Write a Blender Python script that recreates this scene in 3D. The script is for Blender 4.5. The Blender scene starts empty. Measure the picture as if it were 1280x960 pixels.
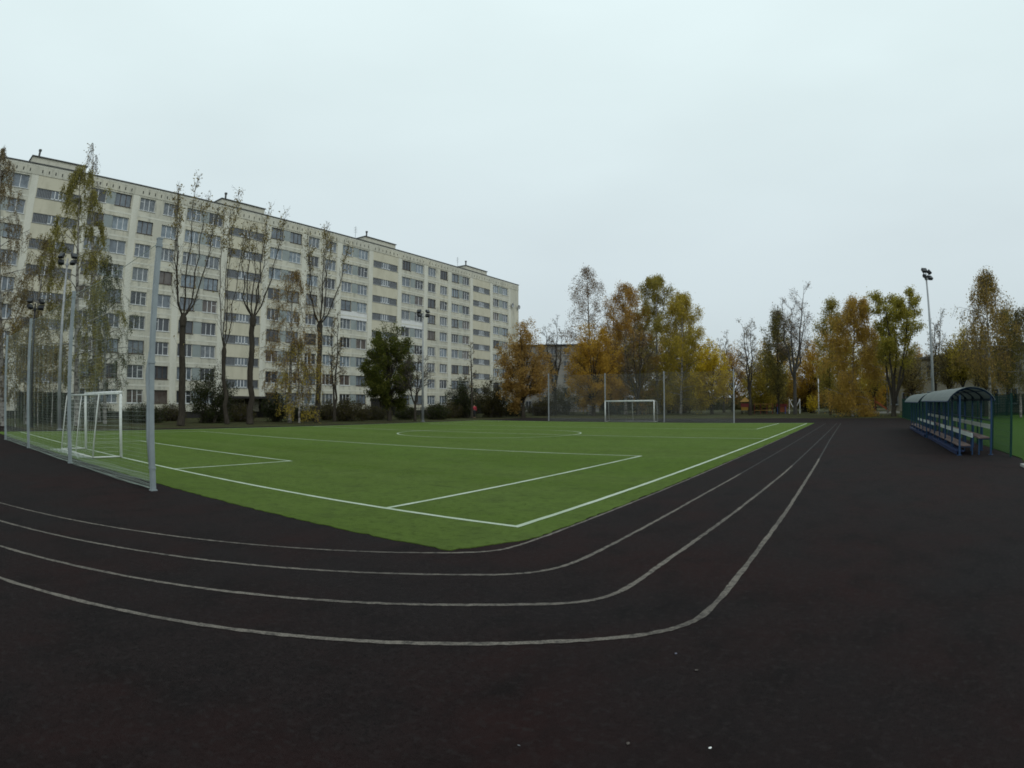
import bpy, bmesh, math, random
import numpy as np
from mathutils import Vector, Matrix

rnd = random.Random(7)
scene = bpy.context.scene
COL = scene.collection
PI = math.pi

# ------------------------------------------------------------------ helpers
class MB:
    """collects polygons, links them as one mesh object"""
    def __init__(self):
        self.v = []; self.f = []; self.m = []
    def add(self, verts, faces, mi=0):
        b = len(self.v)
        self.v.extend([tuple(map(float, p)) for p in verts])
        for f in faces:
            self.f.append(tuple(b + i for i in f)); self.m.append(mi)
    def quad(self, a, b, c, d, mi=0):
        self.add([a, b, c, d], [(0, 1, 2, 3)], mi)
    def box(self, x0, x1, y0, y1, z0, z1, mi=0):
        v = [(x0,y0,z0),(x1,y0,z0),(x1,y1,z0),(x0,y1,z0),(x0,y0,z1),(x1,y0,z1),(x1,y1,z1),(x0,y1,z1)]
        self.add(v, [(3,2,1,0),(4,5,6,7),(0,1,5,4),(1,2,6,5),(2,3,7,6),(3,0,4,7)], mi)
    def obox(self, c, ax, ay, az, hx, hy, hz, mi=0):
        c = Vector(c); ax = Vector(ax); ay = Vector(ay); az = Vector(az)
        v = [c + ax*hx*sx + ay*hy*sy + az*hz*sz for sz in (-1,1) for sx, sy in ((-1,-1),(1,-1),(1,1),(-1,1))]
        self.add(v, [(3,2,1,0),(4,5,6,7),(0,1,5,4),(1,2,6,5),(2,3,7,6),(3,0,4,7)], mi)
    def tube(self, pts, rad, n=6, mi=0, cap=True):
        pts = np.asarray(pts, float); k = len(pts)
        rad = np.full(k, rad) if np.isscalar(rad) else np.asarray(rad, float)
        t = np.empty_like(pts); t[1:-1] = pts[2:] - pts[:-2] if k > 2 else t[1:-1]
        t[0] = pts[1] - pts[0]; t[-1] = pts[-1] - pts[-2]
        t /= (np.linalg.norm(t, axis=1, keepdims=True) + 1e-9)
        m = np.abs(t).mean(0); ref = np.eye(3)[int(np.argmin(m))]
        u = np.cross(t, ref); u /= (np.linalg.norm(u, axis=1, keepdims=True) + 1e-9)
        w = np.cross(t, u)
        a = np.arange(n) * 2*PI/n + PI/n
        ring = pts[:,None,:] + rad[:,None,None]*(np.cos(a)[None,:,None]*u[:,None,:] + np.sin(a)[None,:,None]*w[:,None,:])
        b = len(self.v)
        self.v.extend(map(tuple, ring.reshape(-1,3).tolist()))
        for i in range(k-1):
            o = b + i*n
            for j in range(n):
                q = (j+1) % n
                self.f.append((o+j, o+n+j, o+n+q, o+q)); self.m.append(mi)
        if cap:
            self.f.append(tuple(b+j for j in range(n))); self.m.append(mi)
            self.f.append(tuple(b+(k-1)*n+j for j in reversed(range(n)))); self.m.append(mi)
    def build(self, name, mats, parent=None, smooth=False, loc=None):
        me = bpy.data.meshes.new(name)
        me.from_pydata(self.v, [], self.f)
        if not isinstance(mats, (list, tuple)): mats = [mats]
        for m in mats: me.materials.append(m)
        if len(mats) > 1: me.polygons.foreach_set('material_index', self.m)
        if smooth: me.polygons.foreach_set('use_smooth', [True]*len(self.f))
        me.update()
        o = bpy.data.objects.new(name, me); COL.objects.link(o)
        if parent is not None: o.parent = parent
        if loc is not None: o.location = loc
        return o

def tag(o, label=None, cat=None, group=None, kind=None):
    if label: o['label'] = label
    if cat: o['category'] = cat
    if group: o['group'] = group
    if kind: o['kind'] = kind
    return o
def empty(name, loc, label=None, cat=None, group=None, rz=0):
    o = bpy.data.objects.new(name, None); COL.objects.link(o)
    o.location = loc; o.rotation_euler = (0,0,rz); o.empty_display_size = .3
    return tag(o, label, cat, group)
def dup(root, loc, rz=0, label=None):
    r = root.copy(); COL.objects.link(r); r.location = loc; r.rotation_euler = (0,0,rz)
    if label: r['label'] = label
    for ch in list(root.children):
        c = ch.copy(); COL.objects.link(c); c.parent = r
        for g in list(ch.children):
            d = g.copy(); COL.objects.link(d); d.parent = c
    return r

# ------------------------------------------------------------------ materials
def mat(name, base, rough=.7, var=None, vscale=3.0, bump=0, bscale=40, spec=.3, metal=0, detail=4, trans=0, per_island=None, coat=0):
    m = bpy.data.materials.new(name); m.use_nodes = True
    nt = m.node_tree; N = nt.nodes; L = nt.links
    bs = N['Principled BSDF']
    bs.inputs['Base Color'].default_value = (*base, 1); bs.inputs['Roughness'].default_value = rough
    bs.inputs['Specular IOR Level'].default_value = spec; bs.inputs['Metallic'].default_value = metal
    geo = N.new('ShaderNodeNewGeometry')
    if var is not None:
        nz = N.new('ShaderNodeTexNoise'); nz.inputs['Scale'].default_value = vscale; nz.inputs['Detail'].default_value = detail
        nz.inputs['Roughness'].default_value = .65
        L.new(geo.outputs['Position'], nz.inputs['Vector'])
        rp = N.new('ShaderNodeMapRange'); rp.inputs[1].default_value = .3; rp.inputs[2].default_value = .7
        L.new(nz.outputs['Fac'], rp.inputs[0])
        mx = N.new('ShaderNodeMix'); mx.data_type = 'RGBA'
        mx.inputs[6].default_value = (*base, 1); mx.inputs[7].default_value = (*var, 1)
        L.new(rp.outputs[0], mx.inputs[0])
        out = mx.outputs[2]
        if per_island is not None:
            mx2 = N.new('ShaderNodeMix'); mx2.data_type = 'RGBA'; mx2.inputs[7].default_value = (*per_island, 1)
            pw = N.new('ShaderNodeMath'); pw.operation = 'POWER'; pw.inputs[1].default_value = 1.6
            L.new(geo.outputs['Random Per Island'], pw.inputs[0])
            L.new(pw.outputs[0], mx2.inputs[0]); L.new(out, mx2.inputs[6]); out = mx2.outputs[2]
        L.new(out, bs.inputs['Base Color'])
        if trans:
            tr = N.new('ShaderNodeBsdfTranslucent'); L.new(out, tr.inputs['Color'])
            ms = N.new('ShaderNodeMixShader'); ms.inputs[0].default_value = trans
            L.new(bs.outputs[0], ms.inputs[1]); L.new(tr.outputs[0], ms.inputs[2])
            L.new(ms.outputs[0], N['Material Output'].inputs['Surface'])
    if bump:
        bn = N.new('ShaderNodeTexNoise'); bn.inputs['Scale'].default_value = bscale; bn.inputs['Detail'].default_value = 3
        L.new(geo.outputs['Position'], bn.inputs['Vector'])
        bp = N.new('ShaderNodeBump'); bp.inputs['Strength'].default_value = bump; bp.inputs['Distance'].default_value = .02
        L.new(bn.outputs['Fac'], bp.inputs['Height']); L.new(bp.outputs[0], bs.inputs['Normal'])
    return m

def layered(name, base, layers, rough=.8, spec=.25, bump=.5, bscale=120, bdist=.01):
    """base colour with several noise layers: (colour, scale, lo, hi, strength, (sx,sy,sz))"""
    m = bpy.data.materials.new(name); m.use_nodes = True
    nt = m.node_tree; N = nt.nodes; L = nt.links; bs = N['Principled BSDF']
    bs.inputs['Roughness'].default_value = rough; bs.inputs['Specular IOR Level'].default_value = spec
    geo = N.new('ShaderNodeNewGeometry')
    cur = None
    for k, (c, sc, lo, hi, st, ax) in enumerate(layers):
        mp = N.new('ShaderNodeMapping'); mp.inputs['Scale'].default_value = ax
        mp.inputs['Location'].default_value = (k*13.7, k*5.1, k*3.3)
        L.new(geo.outputs['Position'], mp.inputs['Vector'])
        nz = N.new('ShaderNodeTexNoise'); nz.inputs['Scale'].default_value = sc; nz.inputs['Detail'].default_value = 5
        nz.inputs['Roughness'].default_value = .6
        L.new(mp.outputs[0], nz.inputs['Vector'])
        mr = N.new('ShaderNodeMapRange'); mr.inputs[1].default_value = lo; mr.inputs[2].default_value = hi; mr.inputs[4].default_value = st
        L.new(nz.outputs['Fac'], mr.inputs[0])
        mx = N.new('ShaderNodeMix'); mx.data_type = 'RGBA'; mx.inputs[7].default_value = (*c, 1)
        if cur is None: mx.inputs[6].default_value = (*base, 1)
        else: L.new(cur, mx.inputs[6])
        L.new(mr.outputs[0], mx.inputs[0]); cur = mx.outputs[2]
    L.new(cur, bs.inputs['Base Color'])
    if bump:
        bn = N.new('ShaderNodeTexNoise'); bn.inputs['Scale'].default_value = bscale; bn.inputs['Detail'].default_value = 4
        L.new(geo.outputs['Position'], bn.inputs['Vector'])
        bp = N.new('ShaderNodeBump'); bp.inputs['Strength'].default_value = bump; bp.inputs['Distance'].default_value = bdist
        L.new(bn.outputs['Fac'], bp.inputs['Height']); L.new(bp.outputs[0], bs.inputs['Normal'])
    return m

def line_mat(name, base, ground, wear, scale=14):
    """paint with chipped gaps that let the surface below through"""
    m = layered(name, base, [(ground, scale, .5-wear, .75-wear, 0.9, (1,1,1)), (ground, 90, .42, .62, .55, (1,1,1)), (ground, .6, .45, .7, .5, (1,1,1))], rough=.85, spec=.15, bump=.2)
    return m

M = {}
M['track'] = layered('track_rubber', (.0112,.0076,.0077),
    [((.0235,.017,.0172), 110, .45, .75, .85, (1,1,1)), ((.0035,.0026,.0026), 42, .5, .68, .8, (1,1,1)),
     ((.0180,.0066,.0062), .55, .44, .66, .65, (1,1,1)), ((.0105,.0098,.0102), .30, .48, .66, .6, (1,1,1)), ((.0035,.0033,.0034), 2.2, .48, .70, .6, (1,.6,1)), ((.0200,.0160,.0160), 16, .52, .70, .7, (1,1,1)), ((.04,.037,.034), 30, .73, .79, .5, (1,1,1))],
    rough=.92, spec=.095, bump=.9, bscale=170, bdist=.006)
M['turf'] = layered('turf_green', (.090,.152,.024),
    [((.056,.088,.013), 40, .4, .7, .8, (1,1,1)), ((.125,.160,.046), 110, .52, .75, .7, (1,1,1)),
     ((.064,.102,.012), .16, .42, .66, .75, (.5,1,1)), ((.112,.152,.046), .5, .50, .75, .55, (1,1,1)), ((.105,.150,.036), .30, .46, .56, .45, (.02,1,1)), ((.046,.072,.012), 8, .50, .68, .7, (1,1,1)), ((.058,.086,.020), 2.4, .48, .70, .65, (1,1,1))],
    rough=1.0, spec=.04, bump=1.0, bscale=130, bdist=.02)
_b = M['turf'].node_tree.nodes['Principled BSDF']; _b.inputs['Sheen Weight'].default_value = .032; _b.inputs['Sheen Roughness'].default_value = .45; _b.inputs['Sheen Tint'].default_value = (.8,.95,.65,1)
M['lawn'] = layered('lawn_green', (.040,.088,.012), [((.026,.060,.010), 4, .4, .7, .8, (1,1,1)), ((.075,.10,.026), 25, .55, .8, .6, (1,1,1))], rough=.95, spec=.1, bump=1, bscale=40, bdist=.05)
M['ground'] = layered('autumn_ground', (.038,.040,.018),
    [((.070,.050,.024), 2.2, .42, .66, .8, (1,1,1)), ((.060,.085,.024), .35, .45, .7, .7, (1,1,1)), ((.12,.075,.03), 30, .62, .75, .7, (1,1,1)), ((.022,.022,.013), .9, .5, .75, .7, (1,1,1))],
    rough=.95, spec=.1, bump=1, bscale=18, bdist=.08)
M['lane'] = line_mat('lane_paint', (.172,.152,.130), (.020,.018,.018), .03)
M['lane_worn'] = line_mat('lane_paint_worn', (.055,.052,.050), (.016,.0145,.0145), .06)
M['pitch_line'] = line_mat('pitch_paint', (.50,.55,.47), (.16,.24,.10), -.10)
M['concrete'] = mat('concrete_slab', (.36,.36,.34), .85, (.26,.26,.25), 5, .3, 60)
M['facade'] = layered('facade_panel', (.60,.575,.465),
    [((.40,.39,.315), 22, .4, .65, .6, (1,1,1)), ((.60,.60,.52), .35, .4, .65, .7, (1,1,1)), ((.30,.30,.25), .8, .48, .74, .65, (1,1,.16)), ((.47,.465,.40), .16, .44, .56, .7, (1,1,1)), ((.24,.24,.20), 1.9, .50, .74, .7, (1,1,.3))],
    rough=.9, spec=.15, bump=.3, bscale=40)
M['joint'] = layered('pale_joint', (.64,.635,.55), [((.46,.46,.385), .9, .45, .72, .7, (1,1,.25)), ((.42,.43,.40), 12, .4, .7, .5, (1,1,1))], rough=.9, spec=.15, bump=.2)
M['stairbay'] = layered('stair_bay_panel', (.55,.525,.415), [((.43,.41,.315), 1.1, .42, .7, .7, (1,1,.3)), ((.30,.28,.22), 2.3, .6, .8, .6, (1,1,.3)), ((.56,.54,.45), 25, .5, .8, .5, (1,1,1))], rough=.9, spec=.15, bump=.2)
M['whitewash'] = mat('whitewashed_panel', (.74,.75,.74), .85, (.60,.61,.60), 1.2)
M['infill'] = mat('grey_green_infill', (.29,.33,.325), .6, (.23,.265,.265), .6)
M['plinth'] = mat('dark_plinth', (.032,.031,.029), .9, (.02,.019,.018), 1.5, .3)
M['slot'] = mat('dark_slot', (.035,.036,.036), .9)
M['coping'] = mat('dark_coping', (.09,.095,.095), .6, (.06,.06,.06), 2)
M['roofbox'] = layered('roof_house', (.52,.51,.43), [((.38,.37,.31), 1.5, .45, .7, .7, (1,1,.3))], rough=.9, spec=.15, bump=.2)
M['frame_white'] = mat('white_frame', (.72,.74,.75), .5, (.56,.58,.58), 1.0)
M['frame_brown'] = mat('brown_frame', (.09,.065,.05), .6, (.06,.045,.036), 2)
M['frame_grey'] = mat('grey_frame', (.30,.32,.33), .6, (.22,.23,.24), 2)
def glass(name, a, b, sc=.9, rough=.08):
    m = mat(name, a, rough, b, sc, spec=.7, detail=2); return m
GL = [glass('glass_dark', (.030,.034,.040), (.060,.068,.078)), glass('glass_mid', (.085,.105,.125), (.18,.21,.24), 1.3), glass('glass_curtain', (.24,.285,.32), (.11,.145,.175), 1.6), glass('glass_brown', (.065,.05,.045), (.13,.115,.10), 1.2), glass('glass_tulle', (.18,.20,.215), (.08,.095,.11), 2.2)]
M['galv'] = mat('galvanised_steel', (.29,.33,.345), .5, (.22,.255,.27), 3, spec=.4, metal=.2)
M['galv_dull'] = mat('dull_steel', (.33,.345,.36), .5, (.25,.26,.27), 3, metal=.2)
M['lamp_black'] = mat('lamp_housing', (.022,.023,.026), .5)
M['lamp_glass'] = mat('lamp_lens', (.035,.038,.042), .45, spec=.3)
M['net'] = mat('net_cord', (.26,.31,.27), .8)
M['net_white'] = mat('white_net_cord', (.52,.56,.52), .8)
M['net_dark'] = mat('net_cord_dark', (.17,.185,.17), .8)
M['goal_white'] = mat('white_goal_paint', (.70,.72,.70), .45, (.55,.57,.54), 4)
M['blue'] = mat('blue_shelter_paint', (.014,.038,.098), .5, (.020,.055,.115), 3, spec=.25)
M['blue_dark'] = mat('dark_blue_paint', (.018,.032,.090), .5)
M['poly'] = mat('polycarbonate_sheet', (.27,.315,.305), .5, (.20,.235,.23), 1.5, spec=.4, trans=.45)
M['plank_white'] = mat('white_plank', (.62,.68,.64), .6, (.48,.53,.50), 6)
M['plank_brown'] = mat('brown_plank', (.20,.145,.13), .6, (.13,.095,.09), 5)
M['fence_green'] = mat('fence_green', (.006,.030,.026), .6, (.008,.038,.032), 2, spec=.15)
M['bark_dark'] = layered('dark_bark', (.050,.043,.034), [((.028,.024,.019), 9, .4, .65, .8, (1,1,.25)), ((.085,.078,.060), 2, .5, .75, .6, (1,1,.4))], rough=.95, spec=.1, bump=.8, bscale=22, bdist=.03)
M['bark_grey'] = layered('grey_bark', (.085,.080,.072), [((.045,.042,.037), 8, .4, .65, .8, (1,1,.25))], rough=.95, spec=.1, bump=.6, bscale=22, bdist=.03)
M['bark_birch'] = layered('birch_bark', (.30,.29,.265), [((.05,.045,.04), 2.2, .45, .58, .95, (1,1,2.2)), ((.30,.28,.25), 6, .4, .65, .6, (1,1,.5))], rough=.85, spec=.15, bump=.3)
M['twig'] = mat('twig', (.060,.050,.044), .9, (.095,.082,.074), 1.5)
LEAF = {
 'olive': ((.145,.122,.026), (.10,.092,.024), (.205,.165,.034)), 'olivebrown': ((.13,.095,.035), (.085,.070,.025), (.17,.14,.05)),
 'brown': ((.125,.095,.052), (.088,.070,.042), (.155,.12,.058)), 'green': ((.062,.080,.015), (.038,.052,.012), (.130,.128,.022)),
 'brownleaf': ((.13,.105,.055), (.09,.075,.04), (.17,.14,.06)), 'rustbrown': ((.165,.108,.042), (.125,.088,.036), (.20,.14,.048)), 'paleolive': ((.135,.122,.036), (.098,.095,.030), (.175,.150,.042)),
 'rust': ((.205,.115,.026), (.150,.090,.026), (.25,.155,.034)),
 'yellowolive': ((.20,.155,.024), (.135,.115,.022), (.28,.21,.03)), 'orange': ((.19,.112,.030), (.14,.086,.028), (.235,.155,.042)),
 'greybrown': ((.12,.088,.062), (.085,.065,.046), (.17,.115,.062)), 'amber': ((.235,.135,.018), (.17,.105,.018), (.29,.185,.026)),
 'yellow': ((.33,.225,.014), (.23,.165,.018), (.42,.28,.022)), 'darkolive': ((.070,.064,.022), (.045,.044,.017), (.14,.115,.03)),
 'rustyellow': ((.22,.14,.030), (.165,.108,.028), (.27,.18,.035)), 'olivegreen': ((.145,.130,.022), (.095,.092,.018), (.23,.19,.028)),
 'rustolive': ((.155,.105,.030), (.105,.085,.026), (.21,.14,.04)), 'darkgreen': ((.026,.036,.012), (.017,.023,.009), (.055,.062,.018)),
 'olivedark': ((.055,.052,.020), (.036,.035,.016), (.095,.080,.026)), 'redbrown': ((.085,.042,.028), (.055,.030,.022), (.12,.062,.034)),
}
LEAF = {k: tuple(tuple(min(.68, c*(1.15 if k in ('darkgreen','olivedark','redbrown','green') else 1.9)) for c in col) for col in v) for k, v in LEAF.items()}
ML = {k: mat('leaf_'+k, a, .75, b, .55, spec=.15, trans=.45, per_island=c) for k, (a, b, c) in LEAF.items()}

# ------------------------------------------------------------------ setting
def sheet(name, pts, z, m):
    b = MB(); b.add([(x, y, z) for x, y in pts], [tuple(range(len(pts)))])
    o = b.build(name, m); o['kind'] = 'structure'; return o
sheet('ground', [(-420,-300),(420,-300),(420,520),(-420,520)], -.02, M['ground'])
sheet('running_track', [(-60,-16),(4.6,-16),(4.25,15.2),(4.62,17.0),(4.5,25),(3.9,57.0),(3.2,58.2),(-8,61.5),(-38.4,63.0),(-38.4,7.5),(-60,7.5)], 0, M['track'])
TURF = [(-3.66,6.1),(-4.12,5.06),(-36.4,5.06),(-37.2,50.9),(-3.69,47.0)]
TURF = [(-3.69,47.0),(-37.2,51.2),(-36.4,5.06),(-4.12,5.06),(-3.66,6.1)]
b = MB()
# turf pile stands a little proud: ragged edge
def ragged(pts, step=.12, amp=.025):
    out = []; r = random.Random(3)
    for i in range(len(pts)):
        a = Vector(pts[i]); c = Vector(pts[(i+1) % len(pts)]); d = c-a; n = max(1, int(d.length/step)); nn = Vector((-d.y, d.x)).normalized()
        for k in range(n):
            p = a + d*k/n + nn*r.uniform(-amp, amp); out.append((p.x, p.y))
    return out
rp = ragged(TURF)
top = [(x, y, .010) for x, y in rp]; n_ = len(top)
b.add(top + [(x, y, -.004) for x, y in rp], [tuple(range(n_))] + [(i, n_+i, n_+(i+1) % n_, (i+1) % n_) for i in range(n_)])
o = b.build('artificial_turf', M['turf']); o['kind'] = 'structure'
sheet('lawn', [(4.35,15.3),(60,15.3),(60,66),(3.9,66),(3.9,57),(4.5,25),(4.68,17.2)], .004, M['lawn'])
b = MB(); b.box(4.12,7.5,12.2,15.25,-.03,.06); o = b.build('paved_path', M['concrete']); o['kind'] = 'structure'

def ribbon(mb, pts, w, z, jit=0):
    pts = [Vector(p) for p in pts]; L_ = []; R_ = []; r = random.Random(len(pts))
    for i, p in enumerate(pts):
        t = (pts[min(i+1, len(pts)-1)] - pts[max(i-1, 0)]).normalized(); n = Vector((-t.y, t.x))
        h = w/2
        L_.append(p + n*(h + r.uniform(-jit, jit))); R_.append(p - n*(h + r.uniform(-jit, jit)))
    for i in range(len(pts)-1):
        mb.quad((*R_[i], z), (*R_[i+1], z), (*L_[i+1], z), (*L_[i], z))
def densify(pts, step=.15):
    out = []
    for a, c in zip(pts[:-1], pts[1:]):
        a = Vector(a); c = Vector(c); n = max(1, int((c-a).length/step))
        out += [a + (c-a)*k/n for k in range(n)]
    return out + [Vector(pts[-1])]
def smooth(pts, it=3):
    for _ in range(it):
        q = [pts[0]]
        for a, c in zip(pts[:-1], pts[1:]): q += [a*.75+c*.25, a*.25+c*.75]
        pts = q + [pts[-1]]
    return pts
CX, CY = -20.0, 27.6
lanes = [
 (27.71, -4.5, [(-3.86,5.12),(-3.70,5.34),(-3.625,5.60),(-3.61,6.4),(-3.61,10),(-3.66,46)], .045),
 (28.54, -3.48, [(-3.03,4.63),(-2.80,4.95),(-2.715,5.38),(-2.715,6.3),(-2.75,10),(-2.76,46)], .05),
 (29.43, -2.55, [(-2.23,4.11),(-2.02,4.33),(-1.91,4.66),(-1.91,5.6),(-1.84,9),(-1.78,14),(-1.9,46)], .052),
 (30.25, -1.76, [(-1.40,3.74),(-1.19,4.02),(-1.095,4.32),(-1.085,5.2),(-1.10,9),(-1.20,16),(-1.38,26),(-1.6,46)], .058)]
for i, (R, xe, st, w) in enumerate(lanes):
    a1 = -math.acos((xe-CX)/R); a0 = -PI + .62
    arc = [Vector((CX + R*math.cos(a), CY + R*math.sin(a))) for a in np.linspace(a0, a1, 90)]
    corner = smooth(arc[-6:] + [Vector(p) for p in st[:4]], 3)
    path = arc[:-6] + corner + densify(st[3:], .4)[1:]
    path = densify(path, .12)
    cut = next(k for k, p in enumerate(path) if p.x > -4 and p.y > (30, 13.5, 15.5, 17.5)[i])
    for q, (part, mm) in enumerate(((path[:cut+1], M['lane']), (path[cut:], M['lane_worn']))):
        mb = MB(); ribbon(mb, part, w*(1, .9)[q], .004, .007)
        o = mb.build(('lane_marking', 'worn_lane_marking')[q], mm); o['kind'] = 'structure'
mb = MB(); Z = .014; W = .09
def seg(a, c, w=W): ribbon(mb, densify([a, c], .25), w, Z, .006)
XR, XL, Y0 = -4.2, -36.0, 6.55
fy = lambda x: 46.1 + (XR-x)*.125
seg((XR+.045,Y0),(XL-.045,Y0)); Z = .0144
seg((XR,Y0-.045),(XR,fy(XR))); seg((XL,Y0),(XL-.6,fy(XL))); seg((XR,fy(XR)),(XL-.6,fy(XL)))
Z = .0148
seg((-6.6,Y0),(-6.6,17.28)); seg((-33.3,Y0),(-33.3,17.28)); Z = .0152; seg((-6.555,17.28),(-33.345,17.28))
Z = .0148
seg((-14.18,Y0),(-14.18,10.25)); seg((-25.75,Y0),(-25.75,10.25)); Z = .0152; seg((-14.135,10.25),(-25.8,10.25))
W = .075; Z = .0152
seg((-4.25,26.9),(-14.6,28.0)); seg((-14.6,28.0),(-36.1,28.2))
Z = .0156
ribbon(mb, [(-19.75+5.25*math.cos(a), 27.85+5.0*math.sin(a)) for a in np.linspace(0, 2*PI, 90)], W, Z, .004)
fp = lambda x: 36.5 + (-6.4-x)*.08
Z = .0148; seg((-6.4,fp(-6.4)),(-6.4,fy(-6.4))); seg((-33.6,fp(-33.6)),(-33.6,fy(-33.6))); Z = .016; seg((-6.35,fp(-6.35)),(-33.65,fp(-33.65)))
o = mb.build('pitch_marking', M['pitch_line']); o['kind'] = 'structure'

# ------------------------------------------------------------------ apartment block
XB, PER, J0 = -67.5, 6.52, 37.6
YE = 106.2; KMIN = -9
bld = empty('apartment_building', (XB, 37.6, 0), 'long nine storey concrete panel apartment block behind the football pitch', 'apartment building')
def loc(x, y, z): return (x - XB, y - 37.6, z)
TOPS = [25.42 - 2.775*k for k in range(9)]; WH = 1.5
wall = MB()      # 0 facade, 1 stair bay panel, 2 whitewash, 3 infill
def fq(y0, y1, z0, z1, mi=0, d=0.0):
    wall.quad((d, y0-37.6, z0), (d, y1-37.6, z0), (d, y1-37.6, z1), (d, y0-37.6, z1), mi)
def opening(y0, y1, z0, z1, d=-.26, mi=0):
    a, c = y0-37.6, y1-37.6
    wall.quad((0,a,z0),(d,a,z0),(d,c,z0),(0,c,z0),mi); wall.quad((0,c,z1),(d,c,z1),(d,a,z1),(0,a,z1),mi)
    wall.quad((0,a,z0),(0,a,z1),(d,a,z1),(d,a,z0),mi); wall.quad((d,c,z0),(d,c,z1),(0,c,z1),(0,c,z0),mi)
    wall.quad((d-.05,a,z0),(d-.05,c,z0),(d-.05,c,z1),(d-.05,a,z1),mi)
def zbands(y0, y1, holes, zlo, zhi, mi=0, spand=None):
    """a strip of wall from zlo to zhi with holes [(z0, z1)]"""
    z = zlo
    for h0, h1 in sorted(holes):
        fq(y0, y1, z, h0, spand.get(round(h0, 2), mi) if spand else mi); z = h1
    fq(y0, y1, z, zhi, mi)
ZB, ZT = .76, 26.8
wins = []; stairs = []; joints = []
for k in range(KMIN, 10):
    J = J0 + PER*k; kind = k % 4           # 0 stair bay, 1 double, 2 singles, 3 double
    joints.append(J)
    holes = [(t-WH, t) for t in TOPS]
    if kind == 0:
        sh = [(24.2-2.775*q-1.05, 24.2-2.775*q) for q in range(8)]
        fq(J, J+.5, ZB, ZT, 1); fq(J+6.0, J+PER, ZB, ZT, 1); zbands(J+.5, J+6.0, sh, ZB, ZT, 1)
        for h0, h1 in sh: opening(J+.5, J+6.0, h0, h1, mi=1); stairs.append((J+.5, J+6.0, h0, h1))
        continue
    if k == 9: continue
    a, c = (J+.58, J+2.64), (J+3.82, J+5.90)
    sp = {}
    if k in (3, 5): sp = {round(TOPS[4], 2): 2}
    fq(J, a[0], ZB, ZT); fq(c[1], J+PER, ZB, ZT)
    for q, t in enumerate(TOPS):
        lo = ZB if q == 8 else TOPS[q+1]
        whitemi = 2 if (k in (3, 5) and q == 3) else 0
        fq(a[0], c[1], lo, t-WH, whitemi)
        if kind == 2: fq(a[1], c[0], t-WH, t)
        else: fq(a[1], c[0], t-WH, t, 3, -.06)
        for y0, y1 in (a, c):
            opening(y0, y1, t-WH, t); wins.append((y0, y1, t-WH, t))
    fq(a[0], c[1], TOPS[0], ZT)
J9 = J0 + PER*9
y9 = J0 + PER*10
# last double bay and the blank end panel
Jl = J0 + PER*9
for q, t in enumerate(TOPS):
    lo = ZB if q == 8 else TOPS[q+1]
    fq(Jl+.58, Jl+5.90, lo, t-WH); fq(Jl+2.64, Jl+3.82, t-WH, t, 3, -.06)
    for y0, y1 in ((Jl+.58, Jl+2.64), (Jl+3.82, Jl+5.90)):
        opening(y0, y1, t-WH, t); wins.append((y0, y1, t-WH, t))
fq(Jl, Jl+.58, ZB, ZT); fq(Jl+5.90, YE, ZB, ZT); fq(Jl+.58, Jl+5.90, TOPS[0], ZT)
joints.append(Jl+PER)
YS = J0 + PER*KMIN
D = -12.5
wall.quad((0,YE-37.6,ZB),(D,YE-37.6,ZB),(D,YE-37.6,ZT),(0,YE-37.6,ZT)); wall.quad((D,YS-37.6,ZB),(0,YS-37.6,ZB),(0,YS-37.6,ZT),(D,YS-37.6,ZT))
wall.quad((D,YE-37.6,ZB),(D,YS-37.6,ZB),(D,YS-37.6,ZT),(D,YE-37.6,ZT)); wall.quad((0,YS-37.6,ZT),(0,YE-37.6,ZT),(D,YE-37.6,ZT),(D,YS-37.6,ZT),3)
wall.build('wall', [M['facade'], M['stairbay'], M['whitewash'], M['infill']], bld)
jb = MB()
for J in joints:
    jb.box(0.0, .02, J-37.6-.42, J-37.6+.42, ZB+.01, 25.60)
for t in TOPS:                                             # panel seams under every window row
    zc = t-WH-.78
    if zc < 1: continue
    for i in range(len(joints)-1):
        if (KMIN+i) % 4 == 0: continue
        jb.box(0, .014, joints[i]-37.6+.42, joints[i+1]-37.6-.42, zc-.09, zc+.09)
jb.build('joint_bands', M['joint'], bld)
pb = MB(); pb.box(-.1+D, -.12, YS-37.6, YE-37.6, -.05, ZB-.002); pb.build('plinth', M['plinth'], bld)
fr = MB(); SD = .05; z0_, z1_, z2_, z3_ = 25.62, 25.88, 26.24, 26.55
ysl = [J + .78 + q*.83 for J in joints for q in range(7)]; ysl = [y for y in ysl if YS < y < YE-.2]
brk = [YS] + [v for y in ysl for v in (y-.07, y+.07)] + [YE]
for i in range(len(brk)-1):
    a_, c_ = brk[i]-37.6, brk[i+1]-37.6
    for q, (lo, hi) in enumerate(((z0_,z1_),(z1_,z2_),(z2_,z3_))):
        if i % 2 == 1 and q == 1:
            d_ = SD-.045
            fr.quad((d_,a_,lo),(d_,c_,lo),(d_,c_,hi),(d_,a_,hi),1)
            fr.quad((SD,a_,lo),(SD,c_,lo),(d_,c_,lo),(d_,a_,lo)); fr.quad((d_,a_,hi),(d_,c_,hi),(SD,c_,hi),(SD,a_,hi))
            fr.quad((SD,a_,lo),(d_,a_,lo),(d_,a_,hi),(SD,a_,hi)); fr.quad((d_,c_,lo),(SD,c_,lo),(SD,c_,hi),(d_,c_,hi))
        else: fr.quad((SD,a_,lo),(SD,c_,lo),(SD,c_,hi),(SD,a_,hi))
    fr.quad((.001,a_,z0_),(.001,c_,z0_),(SD,c_,z0_),(SD,a_,z0_))
fo = fr.build('frieze', [M['facade'], M['slot']], bld)
bm_ = bmesh.new(); bm_.from_mesh(fo.data); bmesh.ops.remove_doubles(bm_, verts=bm_.verts, dist=.0005); bm_.to_mesh(fo.data); bm_.free()
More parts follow.
